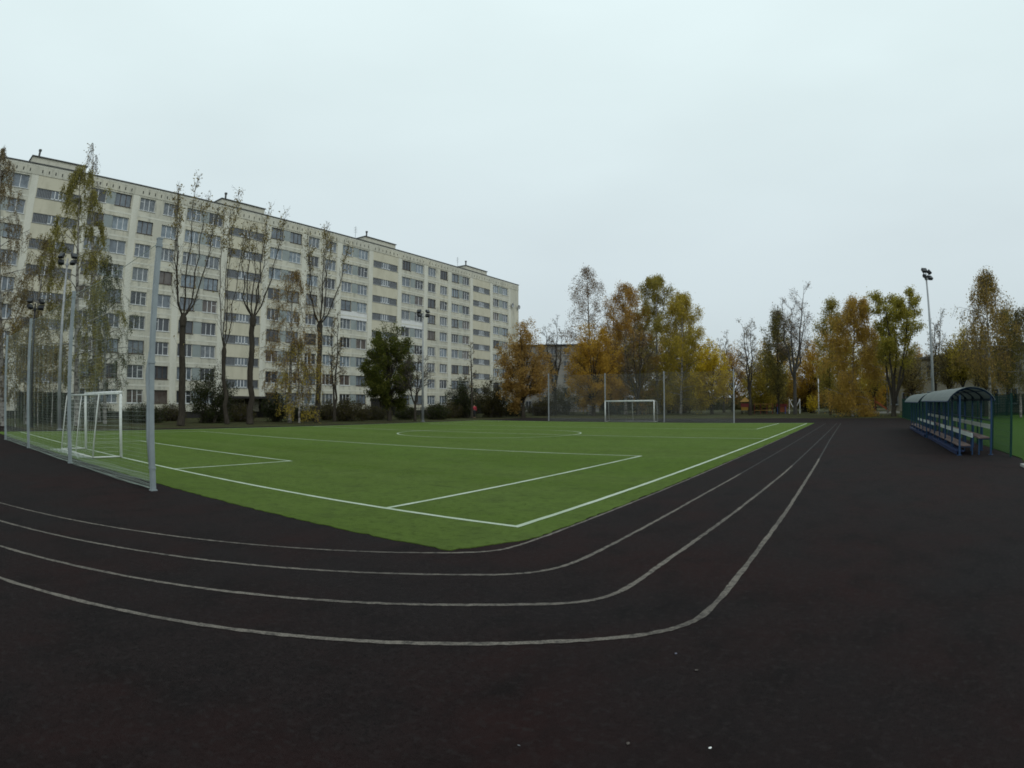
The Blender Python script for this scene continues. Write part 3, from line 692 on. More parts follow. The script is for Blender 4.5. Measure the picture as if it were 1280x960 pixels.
TREES = [
 ('birch', -45.25, 12.72, 19.46, 2.46, 3.54, -0.37, -1.41, 7000, 'paleolive', 'tall weeping birch with olive leaves behind the near goal and floodlight pole', 'birch_tree'),
 ('bare_birch', -53.36, 17.0, 25.44, 1.38, 3.26, -0.81, -2.77, 500, 'brown', 'leafless birch top poking above the roof behind the tall weeping birch', 'birch_tree'),
 ('birch', -49.08, 9.53, 14.5, 1.81, 1.79, 0.18, 0.87, 3000, 'olivebrown', 'shorter birch with thin brownish olive crown beside the weeping birch', 'birch_tree'),
 ('birch', -45.47, 6.96, 19.81, 1.66, 3.36, -0.31, -2.46, 3800, 'brown', 'brown leaved birch cut off by the edge of the photo', 'birch_tree'),
 ('birch', -49.35, 16.38, 13.68, 1.63, 3.48, -0.13, -0.4, 1800, 'green', 'small green leaved birch between the near goal and the tall weeping birch', 'birch_tree'),
 ('poplar', -43.19, 20.71, 19.49, 2.56, 8.0, 0.13, 0.26, 700, 'brownleaf', 'thick trunked pollarded poplar standing alone nearest the thick corner net post', 'poplar_tree'),
 ('poplar', -45.1, 25.88, 19.81, 1.75, 5.98, 0.22, 0.38, 600, 'brownleaf', 'slim pollarded poplar at the entrance with the narrower trunk of the two', 'poplar_tree'),
 ('poplar', -44.16, 27.64, 18.52, 2.21, 8.73, 0.66, 1.03, 600, 'brownleaf', 'thick pollarded poplar at the entrance with a fork of bare limbs', 'poplar_tree'),
 ('poplar', -45.46, 36.02, 18.87, 2.73, 9.07, 0.27, 0.34, 750, 'brownleaf', 'pollarded poplar just past the orange birch with sparse brown top leaves', 'poplar_tree'),
 ('birch', -45.41, 32.77, 14.21, 2.12, 2.41, -0.02, -0.02, 2400, 'rustbrown', 'orange brown birch in front of the apartment block between two poplars', 'birch_tree'),
 ('birch', -44.08, 32.89, 7.41, 1.67, 1.19, -0.12, -0.17, 1200, 'yellowolive', 'small yellowish olive tree under the orange brown birch', 'small_tree'),
 ('bare', -45.47, 38.23, 10.53, 1.5, 2.09, 0.03, 0.04, 350, 'brown', 'thin bare brown tree between the last poplar and the green maple', 'small_tree'),
 ('maple', -43.62, 44.06, 10.08, 3.16, 1.14, -0.21, -0.21, 7000, 'green', 'dense green maple covering the dark entrance porch', 'maple_tree'),
 ('bare', -40.58, 44.6, 6.89, 2.2, 2.9, 0.12, 0.11, 60, 'brown', 'leafless tree with spreading branches beside the middle floodlight pole', 'small_tree'),
 ('poplarthin', -43.24, 57.57, 9.37, 1.29, 2.19, -0.14, -0.1, 120, 'brown', 'slender leafless poplar above the dark bushes by the person in red', 'poplar_tree'),
 ('maple', -39.91, 63.74, 12.02, 3.3, 0.99, 0.15, 0.09, 4800, 'orange', 'orange brown tree at the end of the apartment block', 'autumn_tree'),
 ('bare', -42.69, 76.95, 14.23, 2.69, 5.76, -0.1, -0.05, 250, 'brown', 'leafless tree in front of the distant grey house', 'small_tree'),
 ('sparsebirch', -39.87, 82.91, 23.3, 3.68, 5.9, -0.23, -0.11, 2000, 'greybrown', 'tall half bare birch rising above the amber maple behind the far net', 'birch_tree'),
 ('maple', -36.0, 75.89, 12.91, 3.85, 1.31, -0.27, -0.13, 5000, 'amber', 'amber orange maple behind the far goal net nearest the grey house', 'maple_tree'),
 ('birch', -34.98, 85.09, 20.38, 3.12, 2.21, 0.24, 0.1, 3800, 'rust', 'rust coloured birch in the middle of the far clump behind the goal', 'birch_tree'),
 ('birch', -31.09, 88.71, 21.95, 4.01, 2.17, 0.25, 0.09, 5200, 'olive', 'tallest olive birch of the clump behind the far goal', 'birch_tree'),
 ('birch', -26.49, 86.01, 18.27, 3.22, 2.34, 0.53, 0.16, 4200, 'yellowolive', 'yellowish olive birch with white trunk on the outer side of the far clump', 'birch_tree'),
 ('bare', -31.11, 80.18, 12.61, 3.42, 2.71, -0.04, -0.01, 700, 'brown', 'grey brown bare tree standing before the far birch clump', 'small_tree'),
 ('maple', -21.54, 85.32, 10.77, 2.79, 1.13, -0.03, -0.01, 3600, 'yellow', 'bright yellow rounded tree next to the last far net post', 'autumn_tree'),
 ('bare', -14.39, 77.37, 12.14, 2.19, 3.97, -0.11, -0.02, 420, 'brown', 'slim almost leafless tree standing over the yellow play tower', 'small_tree'),
 ('maple', -14.35, 88.85, 8.66, 3.33, 1.02, 0.4, 0.06, 3200, 'yellowolive', 'low yellow tree behind the play tower', 'autumn_tree'),
 ('column', -11.42, 83.22, 13.47, 2.44, 1.36, 0.16, 0.02, 3000, 'darkolive', 'dark olive upright tree in front of the big bare tree', 'autumn_tree'),
 ('bare', -8.85, 80.11, 16.68, 4.07, 8.02, 0.83, 0.09, 500, 'greybrown', 'big leafless tree with forked stems beyond the far end of the track', 'bare_tree'),
 ('maple', -7.93, 97.68, 11.34, 3.62, 0.86, 0.03, 0.0, 3000, 'amber', 'amber tree low behind the big leafless tree', 'autumn_tree'),
 ('column', -3.84, 73.9, 13.03, 1.96, 1.75, 0.66, 0.03, 2800, 'olive', 'upright olive tree between the big bare tree and the orange birch', 'autumn_tree'),
 ('birch', -0.99, 65.99, 12.69, 2.36, 0.45, 0.86, 0.01, 5200, 'rustyellow', 'broad orange birch standing at the end of the running track', 'birch_tree'),
 ('maplestems', 3.32, 63.41, 12.84, 3.2, 3.96, 0.85, -0.05, 3600, 'olivegreen', 'olive green maple with several stems at the end of the shelter', 'maple_tree'),
 ('birch', 3.1, 71.93, 8.79, 1.71, 4.3, 0.07, -0.0, 900, 'yellowolive', 'birch with a white trunk half hidden by the olive green maple', 'birch_tree'),
 ('bare', 8.05, 65.51, 10.55, 1.66, 4.33, 0.62, -0.08, 320, 'brown', 'thin bare tree beside the floodlight pole by the shelter', 'small_tree'),
 ('maple', 10.33, 61.13, 8.05, 1.56, 3.34, 0.29, -0.05, 1500, 'yellowolive', 'small yellow olive tree in front of the beige school', 'autumn_tree'),
 ('sparsebirch', 10.97, 50.83, 11.72, 2.08, 4.24, 0.17, -0.04, 2600, 'rustolive', 'tall thinning birch above the near end of the bench shelter', 'birch_tree'),
 ('sparsebirch', 14.05, 52.14, 8.75, 1.88, 3.59, 0.41, -0.11, 1800, 'darkolive', 'dark olive tree cut off by the edge beyond the green fence', 'birch_tree'),
 ('maple', 8.09, 94.65, 9.49, 3.14, 1.56, 0.53, -0.05, 1800, 'orange', 'orange tree in front of the school seen through the olive green maple', 'autumn_tree'),
 ('maple', -23.67, 109.47, 12.28, 3.26, 1.38, 0.24, 0.05, 1800, 'rust', 'rust coloured tree far behind the bright yellow tree', 'autumn_tree'),
 ('bare', -23.45, 101.32, 14.01, 1.65, 6.14, 0.43, 0.1, 200, 'brown', 'small bare tree rising behind the bright yellow tree', 'bare_tree'),
 ('maple', 2.28, 103.98, 14.03, 3.3, 1.03, 0.21, -0.0, 2200, 'amber', 'amber tree far behind the end of the track between birch and maple', 'autumn_tree'),
 ('maple', -43.14, 96.83, 13.84, 3.65, 1.21, 0.16, 0.07, 2600, 'rust', 'rust coloured tree filling the gap behind the amber maple', 'autumn_tree'),
 ('maple', -33.83, 102.57, 14.73, 4.72, 1.1, 0.52, 0.17, 2800, 'amber', 'amber tree filling the gap behind the tallest olive birch', 'autumn_tree'),
 ('bare', 10.83, 55.96, 8.57, 1.52, 3.63, 0.35, -0.07, 420, 'brown', 'thin bare tree between the small yellow olive tree and the tall thinning birch', 'small_tree'),
 ('maple', 9.15, 63.34, 7.4, 1.61, 2.58, 0.23, -0.03, 700, 'olivebrown', 'thinning brownish olive tree hiding the school windows beside the floodlight pole', 'autumn_tree'),
 ('column', 14.21, 58.29, 8.92, 1.44, 2.37, 0.39, -0.1, 1500, 'darkolive', 'dark olive tree between the tall thinning birch and the edge of the photo', 'autumn_tree'),
 ('maple', -37.24, 97.1, 20.51, 4.56, 1.57, 0.11, 0.04, 4200, 'olive', 'broad olive tree behind the tallest olive birch of the far clump', 'autumn_tree'),
 ('maple', -29.67, 98.64, 17.9, 3.41, 1.5, 0.38, 0.11, 3000, 'yellowolive', 'yellow olive tree behind the birch with a white trunk in the far clump', 'autumn_tree'),
 ('maple', -42.9, 99.11, 19.57, 3.15, 1.62, 0.55, 0.23, 2800, 'rust', 'tall rust tree behind the rust coloured birch of the far clump', 'autumn_tree'),
 ('maple', -3.08, 91.95, 12.92, 3.65, 0.84, 0.41, 0.01, 3200, 'yellowolive', 'yellow olive tree behind the broad orange birch', 'autumn_tree'),
 ('maple', -14.41, 103.0, 13.45, 4.26, 1.16, 0.61, 0.08, 2800, 'rustyellow', 'yellow brown tree behind the dark olive upright tree', 'autumn_tree'),
 ('maple', 11.98, 57.77, 7.92, 1.96, 2.27, 0.3, -0.06, 1000, 'olivebrown', 'thinning brownish olive tree behind the tall thinning birch', 'autumn_tree'),
 ('maple', 5.78, 69.76, 7.08, 1.67, 1.57, 0.19, -0.02, 700, 'olivebrown', 'low thinning brownish olive tree between the maple with several stems and the school', 'autumn_tree'),
 ('shrub', -57.26, 17.91, 1.92, 1.83, 0, 0.0, 0.0, 900, 'darkgreen', 'dark bush under the small green birch by the near goal post', 'bush'),
 ('shrub', -56.36, 25.84, 1.55, 1.8, 0, -0.07, -0.14, 800, 'olivedark', 'low olive bush at the foot of the lone thick poplar', 'bush'),
 ('shrub', -51.36, 31.02, 1.6, 1.58, 0, 0.08, 0.14, 800, 'olivedark', 'low olive bush between the two entrance poplars', 'bush'),
 ('shrub', -50.19, 38.07, 1.62, 1.83, 0, 0.1, 0.14, 900, 'darkgreen', 'low dark bush before the second thick poplar with brown top leaves', 'bush'),
 ('shrub', -51.07, 41.8, 1.97, 1.31, 0, 0.0, 0.0, 800, 'olivedark', 'upright olive bush under the thin bare brown tree', 'bush'),
 ('shrub', -49.05, 47.1, 1.28, 2.07, 0.03, 0.0, 0.0, 800, 'olivedark', 'low brownish bush in front of the dark entrance under the maple', 'bush'),
 ('shrub', -46.49, 49.63, 1.46, 1.35, 0.02, 0.0, 0.0, 600, 'darkgreen', 'low dark bush at the foot of the leafless spreading tree', 'bush'),
 ('shrub', -45.89, 70.36, 2.27, 2.34, 0.04, 0.01, 0.01, 900, 'darkgreen', 'dark bush at the foot of the orange brown tree', 'bush'),
 ('shrub', -44.51, 75.91, 2.28, 2.1, 0.06, 0.01, 0.01, 800, 'olivedark', 'dark bush next to the first far net post', 'bush'),
 ('shrub', -46.6, 57.48, 1.83, 1.76, 0.06, -0.15, -0.12, 900, 'olivedark', 'low olive bush beside the tall pointed dark bush', 'bush'),
 ('shrub', -49.33, 26.51, 5.0, 2.44, 0.02, 0.2, 0.36, 2400, 'darkgreen', 'dark green bush in front of the entrance between two poplars', 'bush'),
 ('shrub', -49.43, 34.01, 2.85, 1.58, 0, 0.0, 0.0, 1200, 'darkgreen', 'low dark bush below the small yellowish tree', 'bush'),
 ('shrub', -46.71, 40.77, 2.12, 2.34, 0.09, 0.22, 0.25, 1400, 'olivedark', 'dark olive bush beside the entrance under the green maple', 'bush'),
 ('shrub', -44.0, 51.84, 1.72, 1.53, 0.1, 0.01, 0.0, 900, 'darkgreen', 'low green bush just past the middle floodlight pole', 'bush'),
 ('shrub', -46.76, 59.91, 5.05, 2.31, 0.12, 0.33, 0.26, 2200, 'darkgreen', 'tall dark bush with a pointed top nearest the person in red', 'bush'),
 ('shrub', -44.67, 63.94, 4.92, 2.48, 0.06, 0.02, 0.01, 2200, 'olivedark', 'broad dark bush between the person in red and the orange tree', 'bush'),
 ('shrub', -51.9, 21.04, 1.39, 2.29, 0, -0.05, -0.13, 1200, 'darkgreen', 'low dark bush seen between the near goal and the thick corner net post', 'bush'),
 ('shrub', -52.62, 12.12, 2.74, 3.23, 0, -0.0, -0.01, 1800, 'darkgreen', 'dark bush behind the near goal under the birches', 'bush'),
 ('shrub', -9.14, 99.58, 6.7, 2.37, 0.6, 0.38, 0.03, 1200, 'redbrown', 'reddish brown bush beside the pale lamp post', 'bush'),
 ('shrub', -16.73, 98.59, 3.28, 3.96, 0.45, -0.22, -0.04, 1200, 'olivedark', 'low olive bush behind the yellow playground rails', 'bush'),
 ('shrub', -39.48, 91.88, 6.23, 5.29, 0.43, 0.05, 0.02, 2200, 'olivedark', 'dark undergrowth bush behind the crossbar of the far goal', 'bush'),
 ('shrub', -30.15, 97.44, 5.11, 4.72, 0.31, 0.05, 0.02, 1800, 'olivebrown', 'olive brown bush behind the far net beside the bright yellow tree', 'bush'),
 ('shrub', -47.81, 87.83, 4.73, 4.17, 0.36, 0.26, 0.14, 1500, 'olivedark', 'dark bush in front of the grey house behind the far net', 'bush'),
 ('shrub', -3.08, 91.95, 3.15, 2.91, 0.26, 0.04, 0.0, 1200, 'olivebrown', 'olive brown bush under the broad orange birch', 'bush'),
 ('shrub', -7.12, 87.71, 2.5, 0.81, 0.49, -0.09, -0.01, 300, 'yellow', 'little bright yellow shrub by the pale lamp post', 'bush'),
 ('sapling', -43.35, 7.52, 6.44, 0.65, 3.31, -0.0, -0.01, 220, 'olivebrown', None, 'sapling'),
 ('sapling', -45.0, 9.55, 7.3, 0.67, 3.43, 0.03, 0.14, 220, 'olivebrown', None, 'sapling'),
 ('sapling', -43.8, 10.33, 5.04, 0.66, 3.42, 0.02, 0.09, 220, 'olivebrown', None, 'sapling'),
 ('sapling', -48.15, 9.08, 6.45, 0.72, 3.52, 0.04, 0.22, 220, 'olivebrown', None, 'sapling'),
 ('sapling', -48.48, 12.25, 6.05, 0.73, 3.64, 0.02, 0.07, 220, 'olivebrown', None, 'sapling'),
]

for i, t in enumerate(TREES):
    t = list(t)
    if t[10] is None: t[10] = 'thin pale birch sapling standing behind the near goal net'
    make_tree(t, 100+i)

# far wood that closes the horizon
def far_wood():
    g = np.random.default_rng(5); n = 26000
    a = g.uniform(-.95, .45, n); d = g.uniform(140, 175, n); prof_ = 4.6 + 2.2*np.sin(a*37) + 1.6*np.sin(a*91+1) + 1.2*np.sin(a*17+2)
    z = g.random(n)**.8*np.maximum(2.5, prof_); pos = np.stack([np.sin(a)*d, np.cos(a)*d, z], 1)
    u = g.normal(0, 1, (n, 3)); u /= np.linalg.norm(u, axis=1, keepdims=True); v = np.cross(u, g.normal(0, 1, (n, 3))); v /= np.linalg.norm(v, axis=1, keepdims=True)
    s = g.uniform(.35, .8, (n, 1)); V = np.stack([pos-u*s, pos+v*s*.7, pos+u*s, pos-v*s*.7], 1).reshape(-1, 3)
    mb = MB(); mb.v = list(map(tuple, V.tolist())); mb.f = [(4*i, 4*i+1, 4*i+2, 4*i+3) for i in range(n)]; mb.m = [0]*n
    o = mb.build('distant_woods', ML['olivedark']); tag(o, 'low distant autumn woods closing the horizon behind the playground', 'woods', kind='stuff')
far_wood()

# ------------------------------------------------------------------ ball stop nets
def stop_net(posts, H, label, cord, bundle=None, cr=.0012):
    P = [Vector((*p, 0)) for p in posts]
    e = empty('ball_stop_net', P[0], label, 'ball stop net')
    for i, p in enumerate(P):
        pb_ = MB(); h = H[i]; c = p - P[0]
        pb_.box(c.x-.046, c.x+.046, c.y-.046, c.y+.046, -.02, h); pb_.box(c.x-.052, c.x+.052, c.y-.052, c.y+.052, h, h+.03)
        pb_.box(c.x-.065, c.x+.065, c.y-.065, c.y+.065, 0, .02)
        for z in (.4, h*.5, h-.15): pb_.box(c.x-.057, c.x+.057, c.y-.057, c.y+.057, z, z+.04)
        po_ = pb_.build('post', M['galv'] if bundle is not None else M['galv_dull'], e)
        if bundle == i:
            bb = MB(); pts = [(c.x-.09, c.y+.02, .25), (c.x-.105, c.y, 1.0), (c.x-.095, c.y, 1.7), (c.x-.12, c.y, 2.15), (c.x-.10, c.y, 2.45), (c.x-.07, c.y, 2.75)]
            bb.tube(pts, [.04,.062,.055,.075,.045,.018], 9); bb.build('gathered_net', M['galv'], po_, True)
    nb = MB(); sp_ = .08
    for i in range(len(P)-1):
        a, c = P[i]-P[0], P[i+1]-P[0]; L = (c-a).length; n = int(L/sp_); ha, hc = H[i]-.06, H[i+1]-.06
        sag = lambda t: -.10*math.sin(PI*t)
        for k in range(n+1):
            t = k/n; p = a.lerp(c, t); zt = ha+(hc-ha)*t + sag(t)
            nb.tube([(p.x, p.y, .03), (p.x+rnd.uniform(-.02,.02), p.y+.03*math.sin(k*.7), zt*.5), (p.x, p.y, zt)], cr, 3, cap=False)
        m_ = int(H[i]/sp_)
        for k in range(m_+1):
            w_ = k/m_
            pts = []
            for q in range(9):
                t = q/8; p = a.lerp(c, t); zt = .03 + (ha+(hc-ha)*t + sag(t)*w_ - .03)*w_
                pts.append((p.x, p.y, zt))
            rr = cr if 0 < k < m_ else .007
            nb.tube(pts, rr, 3, cap=False)
        # folded hem along the ground
        for q in range(14):
            nb.tube([(a.lerp(c, k/24).x, a.lerp(c, k/24).y + .02*math.sin(q*2.1+k*.5), .012+.021*q+.006*math.sin(k*.8+q)) for k in range(25)], .0032, 3, cap=False)
    nb.build('net', cord, e)
    return e
stop_net([(-10.9,4.57),(-17.03,4.56),(-23.3,4.56),(-28.75,4.50)], [4.7,4.58,4.55,4.45], 'tall net on galvanised posts behind the near goal, gathered net on its corner post', M['net'], 0)
stop_net([(-10.4,48.6),(-17.0,50.3),(-22.95,50.9),(-29.4,51.7)], [4.3,4.4,4.42,4.65], 'tall net on four thin posts behind the far goal', M['net_dark'], None, .0034)

# ------------------------------------------------------------------ goals
def goal(x0, x1, y, h, out, label):
    e = empty('football_goal', ((x0+x1)/2, y, 0.018), label, 'goal')
    w = abs(x1-x0)/2; R_ = .045
    f = MB(); f.tube([(-w,0,0),(-w,0,h),(w,0,h),(w,0,0)], R_, 10); 
    f = MB()
    for s in (-1, 1):
        f = MB(); f.tube([(s*w,0,0),(s*w,0,h)], R_, 10); f.build('post', M['goal_white'], e, True)
    f = MB(); f.tube([(-w-R_,0,h),(w+R_,0,h)], R_, 10); f.build('crossbar', M['goal_white'], e, True)
    f = MB(); td, bd, hb = .72*out, .95*out, h-.07
    for s in (-1, 1):
        f.tube([(s*w,0,h-.03),(s*w,td,hb),(s*(w+.02),bd,.03)], .022, 7); f.tube([(s*w,0,.03),(s*(w+.02),bd,.03)], .022, 7)
    f.tube([(-w,td,hb),(w,td,hb)], .022, 7); f.tube([(-w-.02,bd,.03),(w+.02,bd,.03)], .022, 7); f.tube([(0,td,hb),(0,bd,.03)], .015, 6)
    f.build('back_frame', M['goal_white'], e, True)
    nb = MB(); n = int(2*w/.13)
    for k in range(n+1):
        x = -w + 2*w*k/n
        nb.tube([(x,0,h-.02),(x,td,hb-.03),(x,bd*.86+.05*math.sin(k),.9),(x,bd,.04)], .0022, 3, cap=False)
    for z in np.linspace(.05, hb, 15):
        t = 1-z/hb; y_ = td+(bd-td)*t
        nb.tube([(-w,0,z),(-w,y_,z),(0,y_+.03,z-.03),(w,y_,z),(w,0,z)], .0022, 3, cap=False)
    for k in range(5):
        nb.tube([(-w,td*k/4,h-.03),(w,td*k/4,h-.05)], .0022, 3, cap=False)
    if out < 0:                                            # slack net lying on the turf behind
        for q in range(9):
            nb.tube([(-w+2*w*k/16+.05*math.sin(q*3+k), bd*(1+.05*q)+.10*math.sin(k*1.3+q*2), .025+.02*abs(math.sin(k*.9+q))) for k in range(17)], .006, 4, cap=False)
    nb.build('net', M['net_white'], e)
    return e
goal(-21.9, -18.0, 6.5, 1.92, -1, 'white football goal with loose net beside the thick corner net post')
goal(-22.55, -17.85, 50.0, 1.87, 1, 'white football goal standing far across the pitch')

# ------------------------------------------------------------------ floodlights
def flood(x, y, h, label, rz, dark=False, name='floodlight_pole'):
    e = empty(name, (x, y, 0), label, 'floodlight', None, rz)
    p = MB(); n = 8
    p.tube([(0,0,-.02),(0,0,h*.5),(0,0,h)], [.13,.095,.055], 10); p.tube([(0,0,0),(0,0,.05)], .2, 10)
    p.build('pole', M['lamp_black'] if dark else M['galv_dull'], e, True)
    a = MB(); a.tube([(-.4,0,h-.28),(0,0,h-.42),(.4,0,h-.28)], .028, 6); a.tube([(-.4,0,h-.28),(-.4,0,h+.12)], .024, 6); a.tube([(.4,0,h-.28),(.4,0,h+.12)], .024, 6)
    a.box(-.09,.09,-.09,.09,h-.46,h-.30); a.build('crossarm', M['lamp_black'] if dark else M['galv_dull'], e)
    for s in (-1, 1):
        for z, yaw, pit in ((h+.14, .35*s, -.7), (h-.26, -.25*s, -.8)):
            l = MB(); Rm = Matrix.Rotation(yaw*1.6, 3, 'Z') @ Matrix.Rotation(pit, 3, 'X')
            ax, ay, az_ = Rm @ Vector((1,0,0)), Rm @ Vector((0,1,0)), Rm @ Vector((0,0,1)); c = Vector((s*.42, -.10, z))
            l.obox(c, ax, ay, az_, .19, .08, .16); l.obox(c + ay*.10, ax, ay, az_, .14, .03, .11)
            l.obox(c - ay*.085, ax, ay, az_, .205, .008, .175)
            L_ = l.build('lamp_head', M['lamp_black'], e)
            g = MB(); g.obox(c - ay*.096, ax, ay, az_, .16, .004, .13); g.build('lens', M['lamp_glass'], L_)
    return e
flood(-38.4, 9.62, 10.35, 'tall floodlight pole beside the weeping birch behind the near goal', 1.15)
flood(-39.2, 44.2, 10.65, 'floodlight pole standing beside the green maple at the far touchline', .95)
flood(5.25, 44.5, 10.3, 'floodlight pole standing behind the bench shelter', 1.0)
flood(-42.6, 8.57, 8.05, 'shorter dark floodlight pole in front of the birches behind the near net', 1.6, True)
e = empty('lamp_post', (-6.05, 84.8, 0), 'short pale lamp post beyond the end of the track by the playground', 'lamp post')
p = MB(); p.tube([(0,0,0),(0,0,2.5),(0,0,4.7)], [.10,.075,.06], 8); p.build('pole', M['frame_white'], e, True)
p = MB(); p.tube([(0,0,4.7),(0,-.15,5.0),(0,-.6,5.1)], .04, 6); p.box(-.12,.12,-1.0,-.5,5.06,5.17); p.build('lamp_head', M['galv_dull'], e)

# ------------------------------------------------------------------ bench shelters by the fence
def shelter(ya, yb, zs, label, xf):
    """arched roof on two rows of blue posts; xf shifts the line of posts"""
    e = empty('bench_shelter', (3.4+xf, ya, 0), label, 'shelter')
    L = yb-ya; fx, bx = -.38, .62; n = 6
    def arch(u): a = PI*(.14+.72*u); return (-.02 + .80*-math.cos(a)*1.04, 1.56*zs + (math.sin(a)-.426)*.66)
    r = MB(); N_ = 12; th = .012
    ys = np.linspace(-.12, L+.1, 7)
    for i in range(N_):
        (xa, za), (xb, zb) = arch(i/N_), arch((i+1)/N_)
        r.quad((xa,ys[0],za),(xa,ys[-1],za),(xb,ys[-1],zb),(xb,ys[0],zb)); r.quad((xa,ys[0],za-th),(xb,ys[0],zb-th),(xb,ys[-1],zb-th),(xa,ys[-1],za-th))
        r.quad((xa,ys[0],za-th),(xa,ys[0],za),(xb,ys[0],zb),(xb,ys[0],zb-th)); r.quad((xa,ys[-1],za),(xa,ys[-1],za-th),(xb,ys[-1],zb-th),(xb,ys[-1],zb))
    r.build('roof', M['poly'], e, False)
    f = MB()
    for k in range(n):
        y = L*k/(n-1)
        f.tube([(arch(i/N_)[0], y, arch(i/N_)[1]-.04) for i in range(N_+1)], .022, 5)
    for i in (0, 3, 6, 9, 12): f.tube([(arch(i/N_)[0], 0, arch(i/N_)[1]-.03), (arch(i/N_)[0], L, arch(i/N_)[1]-.03)], .018, 5)
    f.build('roof_frame', M['blue'], e)
    for k in range(n):
        y = L*k/(n-1)
        for x in (fx, bx):
            zt = 1.70*zs if x == fx else 1.66*zs
            p_ = MB(); p_.box(x-.027, x+.027, y-.027, y+.027, 0, zt); p_.box(x-.07, x+.07, y-.07, y+.07, 0, .012); p_.build('post', M['blue'], e)
    w = MB()
    for z in (.95, 1.55*zs): w.box(bx-.015, bx+.015, .04, L-.04, z, z+.035)
    w.build('back_rail', M['blue'], e)
    # two tiers of seats on one footing each
    for tier in (0, 1):
        x0, zs_, zb_ = ((-.20, .29, .56), (.40, .50, .79))[tier]
        q = empty('bench', (3.4+xf, ya, 0), None, 'bench', 'tiered benches in the shelters')
        s_ = MB()
        for j in range(3): s_.box(x0-.19+.125*j, x0-.075+.125*j, .02, L-.02, zs_-.035, zs_)
        s_.build('seat', M['plank_brown'], q)
        s_ = MB(); s_.box(x0+.20, x0+.225, .0, L, zb_-.065, zb_+.055); s_.build('backrest', M['plank_white'], q)
        for k in range(n):
            y = L*k/(n-1) + (.10 if k == 0 else -.10)
            l = MB(); l.box(x0-.16, x0-.12, y-.02, y+.02, 0, zs_-.036); l.box(x0+.226, x0+.262, y-.02, y+.02, 0, zb_+.05); l.box(x0-.12, x0+.226, y-.018, y+.018, zs_-.075, zs_-.037)
            l.build('leg', M['blue'], q)
        if tier == 0:
            l = MB(); l.box(x0-.30, x0-.02, .05, L-.05, .10, .13); l.box(x0-.28, x0-.24, .08, L-.08, .02, .10); l.build('footboard', M['blue_dark'], q)
        q['label'] = ['low front bench with white backrest in the %s shelter', 'raised rear bench with white backrest in the %s shelter'][tier] % ('nearer' if ya < 20 else 'farther')
    return e
shelter(18.5, 26.7, 1.0, 'nearer blue bench shelter with arched clear roof at the track edge', 0)
shelter(27.3, 35.6, .97, 'farther blue bench shelter with arched roof next to the green fence', -.10)

# green mesh fence along the track and across the lawn
def mesh_fence(pts, h, sp, label, wire=.003, bays=2.5):
    P = [Vector((*p, 0)) for p in pts]; e = empty('mesh_fence', P[0], label, 'fence')
    for a, c in zip(P[:-1], P[1:]):
        L = (c-a).length; n = max(1, round(L/bays))
        for k in range(n+1):
            p = a.lerp(c, k/n)-P[0]; hh = h
            m_ = MB(); m_.box(p.x-.03, p.x+.03, p.y-.03, p.y+.03, 0, hh+.04); m_.box(p.x-.034, p.x+.034, p.y-.034, p.y+.034, hh+.04, hh+.06); m_.build('post', M['fence_green'], e)
        for k in range(n):
            q = MB(); p0, p1 = a.lerp(c, k/n)-P[0], a.lerp(c, (k+1)/n)-P[0]; l_ = (p1-p0).length
            m2 = int(l_/sp)
            for j in range(1, m2): p = p0.lerp(p1, j/m2); q.tube([(p.x,p.y,.06),(p.x,p.y,h)], wire, 3, cap=False)
            for z in np.linspace(.08, h-.02, 9): q.tube([(p0.x,p0.y,z),(p1.x,p1.y,z)], wire*1.2, 3, cap=False)
            q.build('mesh_panel', M['fence_green'], e)
    return e
mesh_fence([(4.47,17.7),(4.36,25.2),(4.2,33),(3.85,57.5)], 1.66, .055, 'green wire mesh fence running along the track behind the shelters')
mesh_fence([(4.3,57.8),(30,57.8)], 1.9, .035, 'dark green mesh fence across the far side of the lawn', .016)
# dark railing between the verge and the house
def railing(pts, h, label):
    P = [Vector((*p, 0)) for p in pts]; e = empty('metal_railing', P[0], label, 'fence')
    q = MB(); w = MB()
    for a, c in zip(P[:-1], P[1:]):
        L = (c-a).length; n = int(L/.13)
        for k in range(n): p = a.lerp(c, k/n)-P[0]; w.box(p.x-.012, p.x+.012, p.y-.012, p.y+.012, .05, h)
        for z in (.15, h-.12):
            w.tube([(a-P[0])+Vector((0,0,z)), (c-P[0])+Vector((0,0,z))], .02, 4)
        for k in range(int(L/2.6)+1):
            p = a.lerp(c, k*2.6/L)-P[0]; q = MB(); q.box(p.x-.035, p.x+.035, p.y-.035, p.y+.035, 0, h+.06); q.build('post', M['slot'], e)
    w.build('bars', M['slot'], e); return e
railing([(-47.5,50.5),(-46.5,72),(-30,84)], 1.35, 'dark metal railing behind the bushes at the far corner of the pitch')

# ------------------------------------------------------------------ playground
M['yellow'] = mat('yellow_paint', (.27,.15,.02), .5); M['red'] = mat('red_paint', (.14,.02,.018), .5); M['orange'] = mat('orange_plastic', (.22,.06,.022), .45); M['pblue'] = mat('blue_paint', (.04,.07,.22), .5)
e = empty('play_tower', (-16.4, 84.4, 0), 'red and yellow climbing tower with pitched roof under the slim tree', 'play tower')
for sx in (-.5,.5):
    for sy in (-.5,.5): p = MB(); p.box(sx-.05,sx+.05,sy-.05,sy+.05,0,1.75); p.build('post', M['bark_dark'], e)
p = MB(); p.box(-.55,.55,-.55,.55,.62,.72); p.box(-.55,.55,-.56,-.50,1.0,1.5); p.box(-.55,.55,.5,.56,.72,1.5); p.box(.5,.56,-.5,.5,.72,1.5); p.build('panel', M['red'], e)
p = MB(); p.box(-.5,.5,-.6,-.56,.55,.98); p.build('front_board', M['yellow'], e)
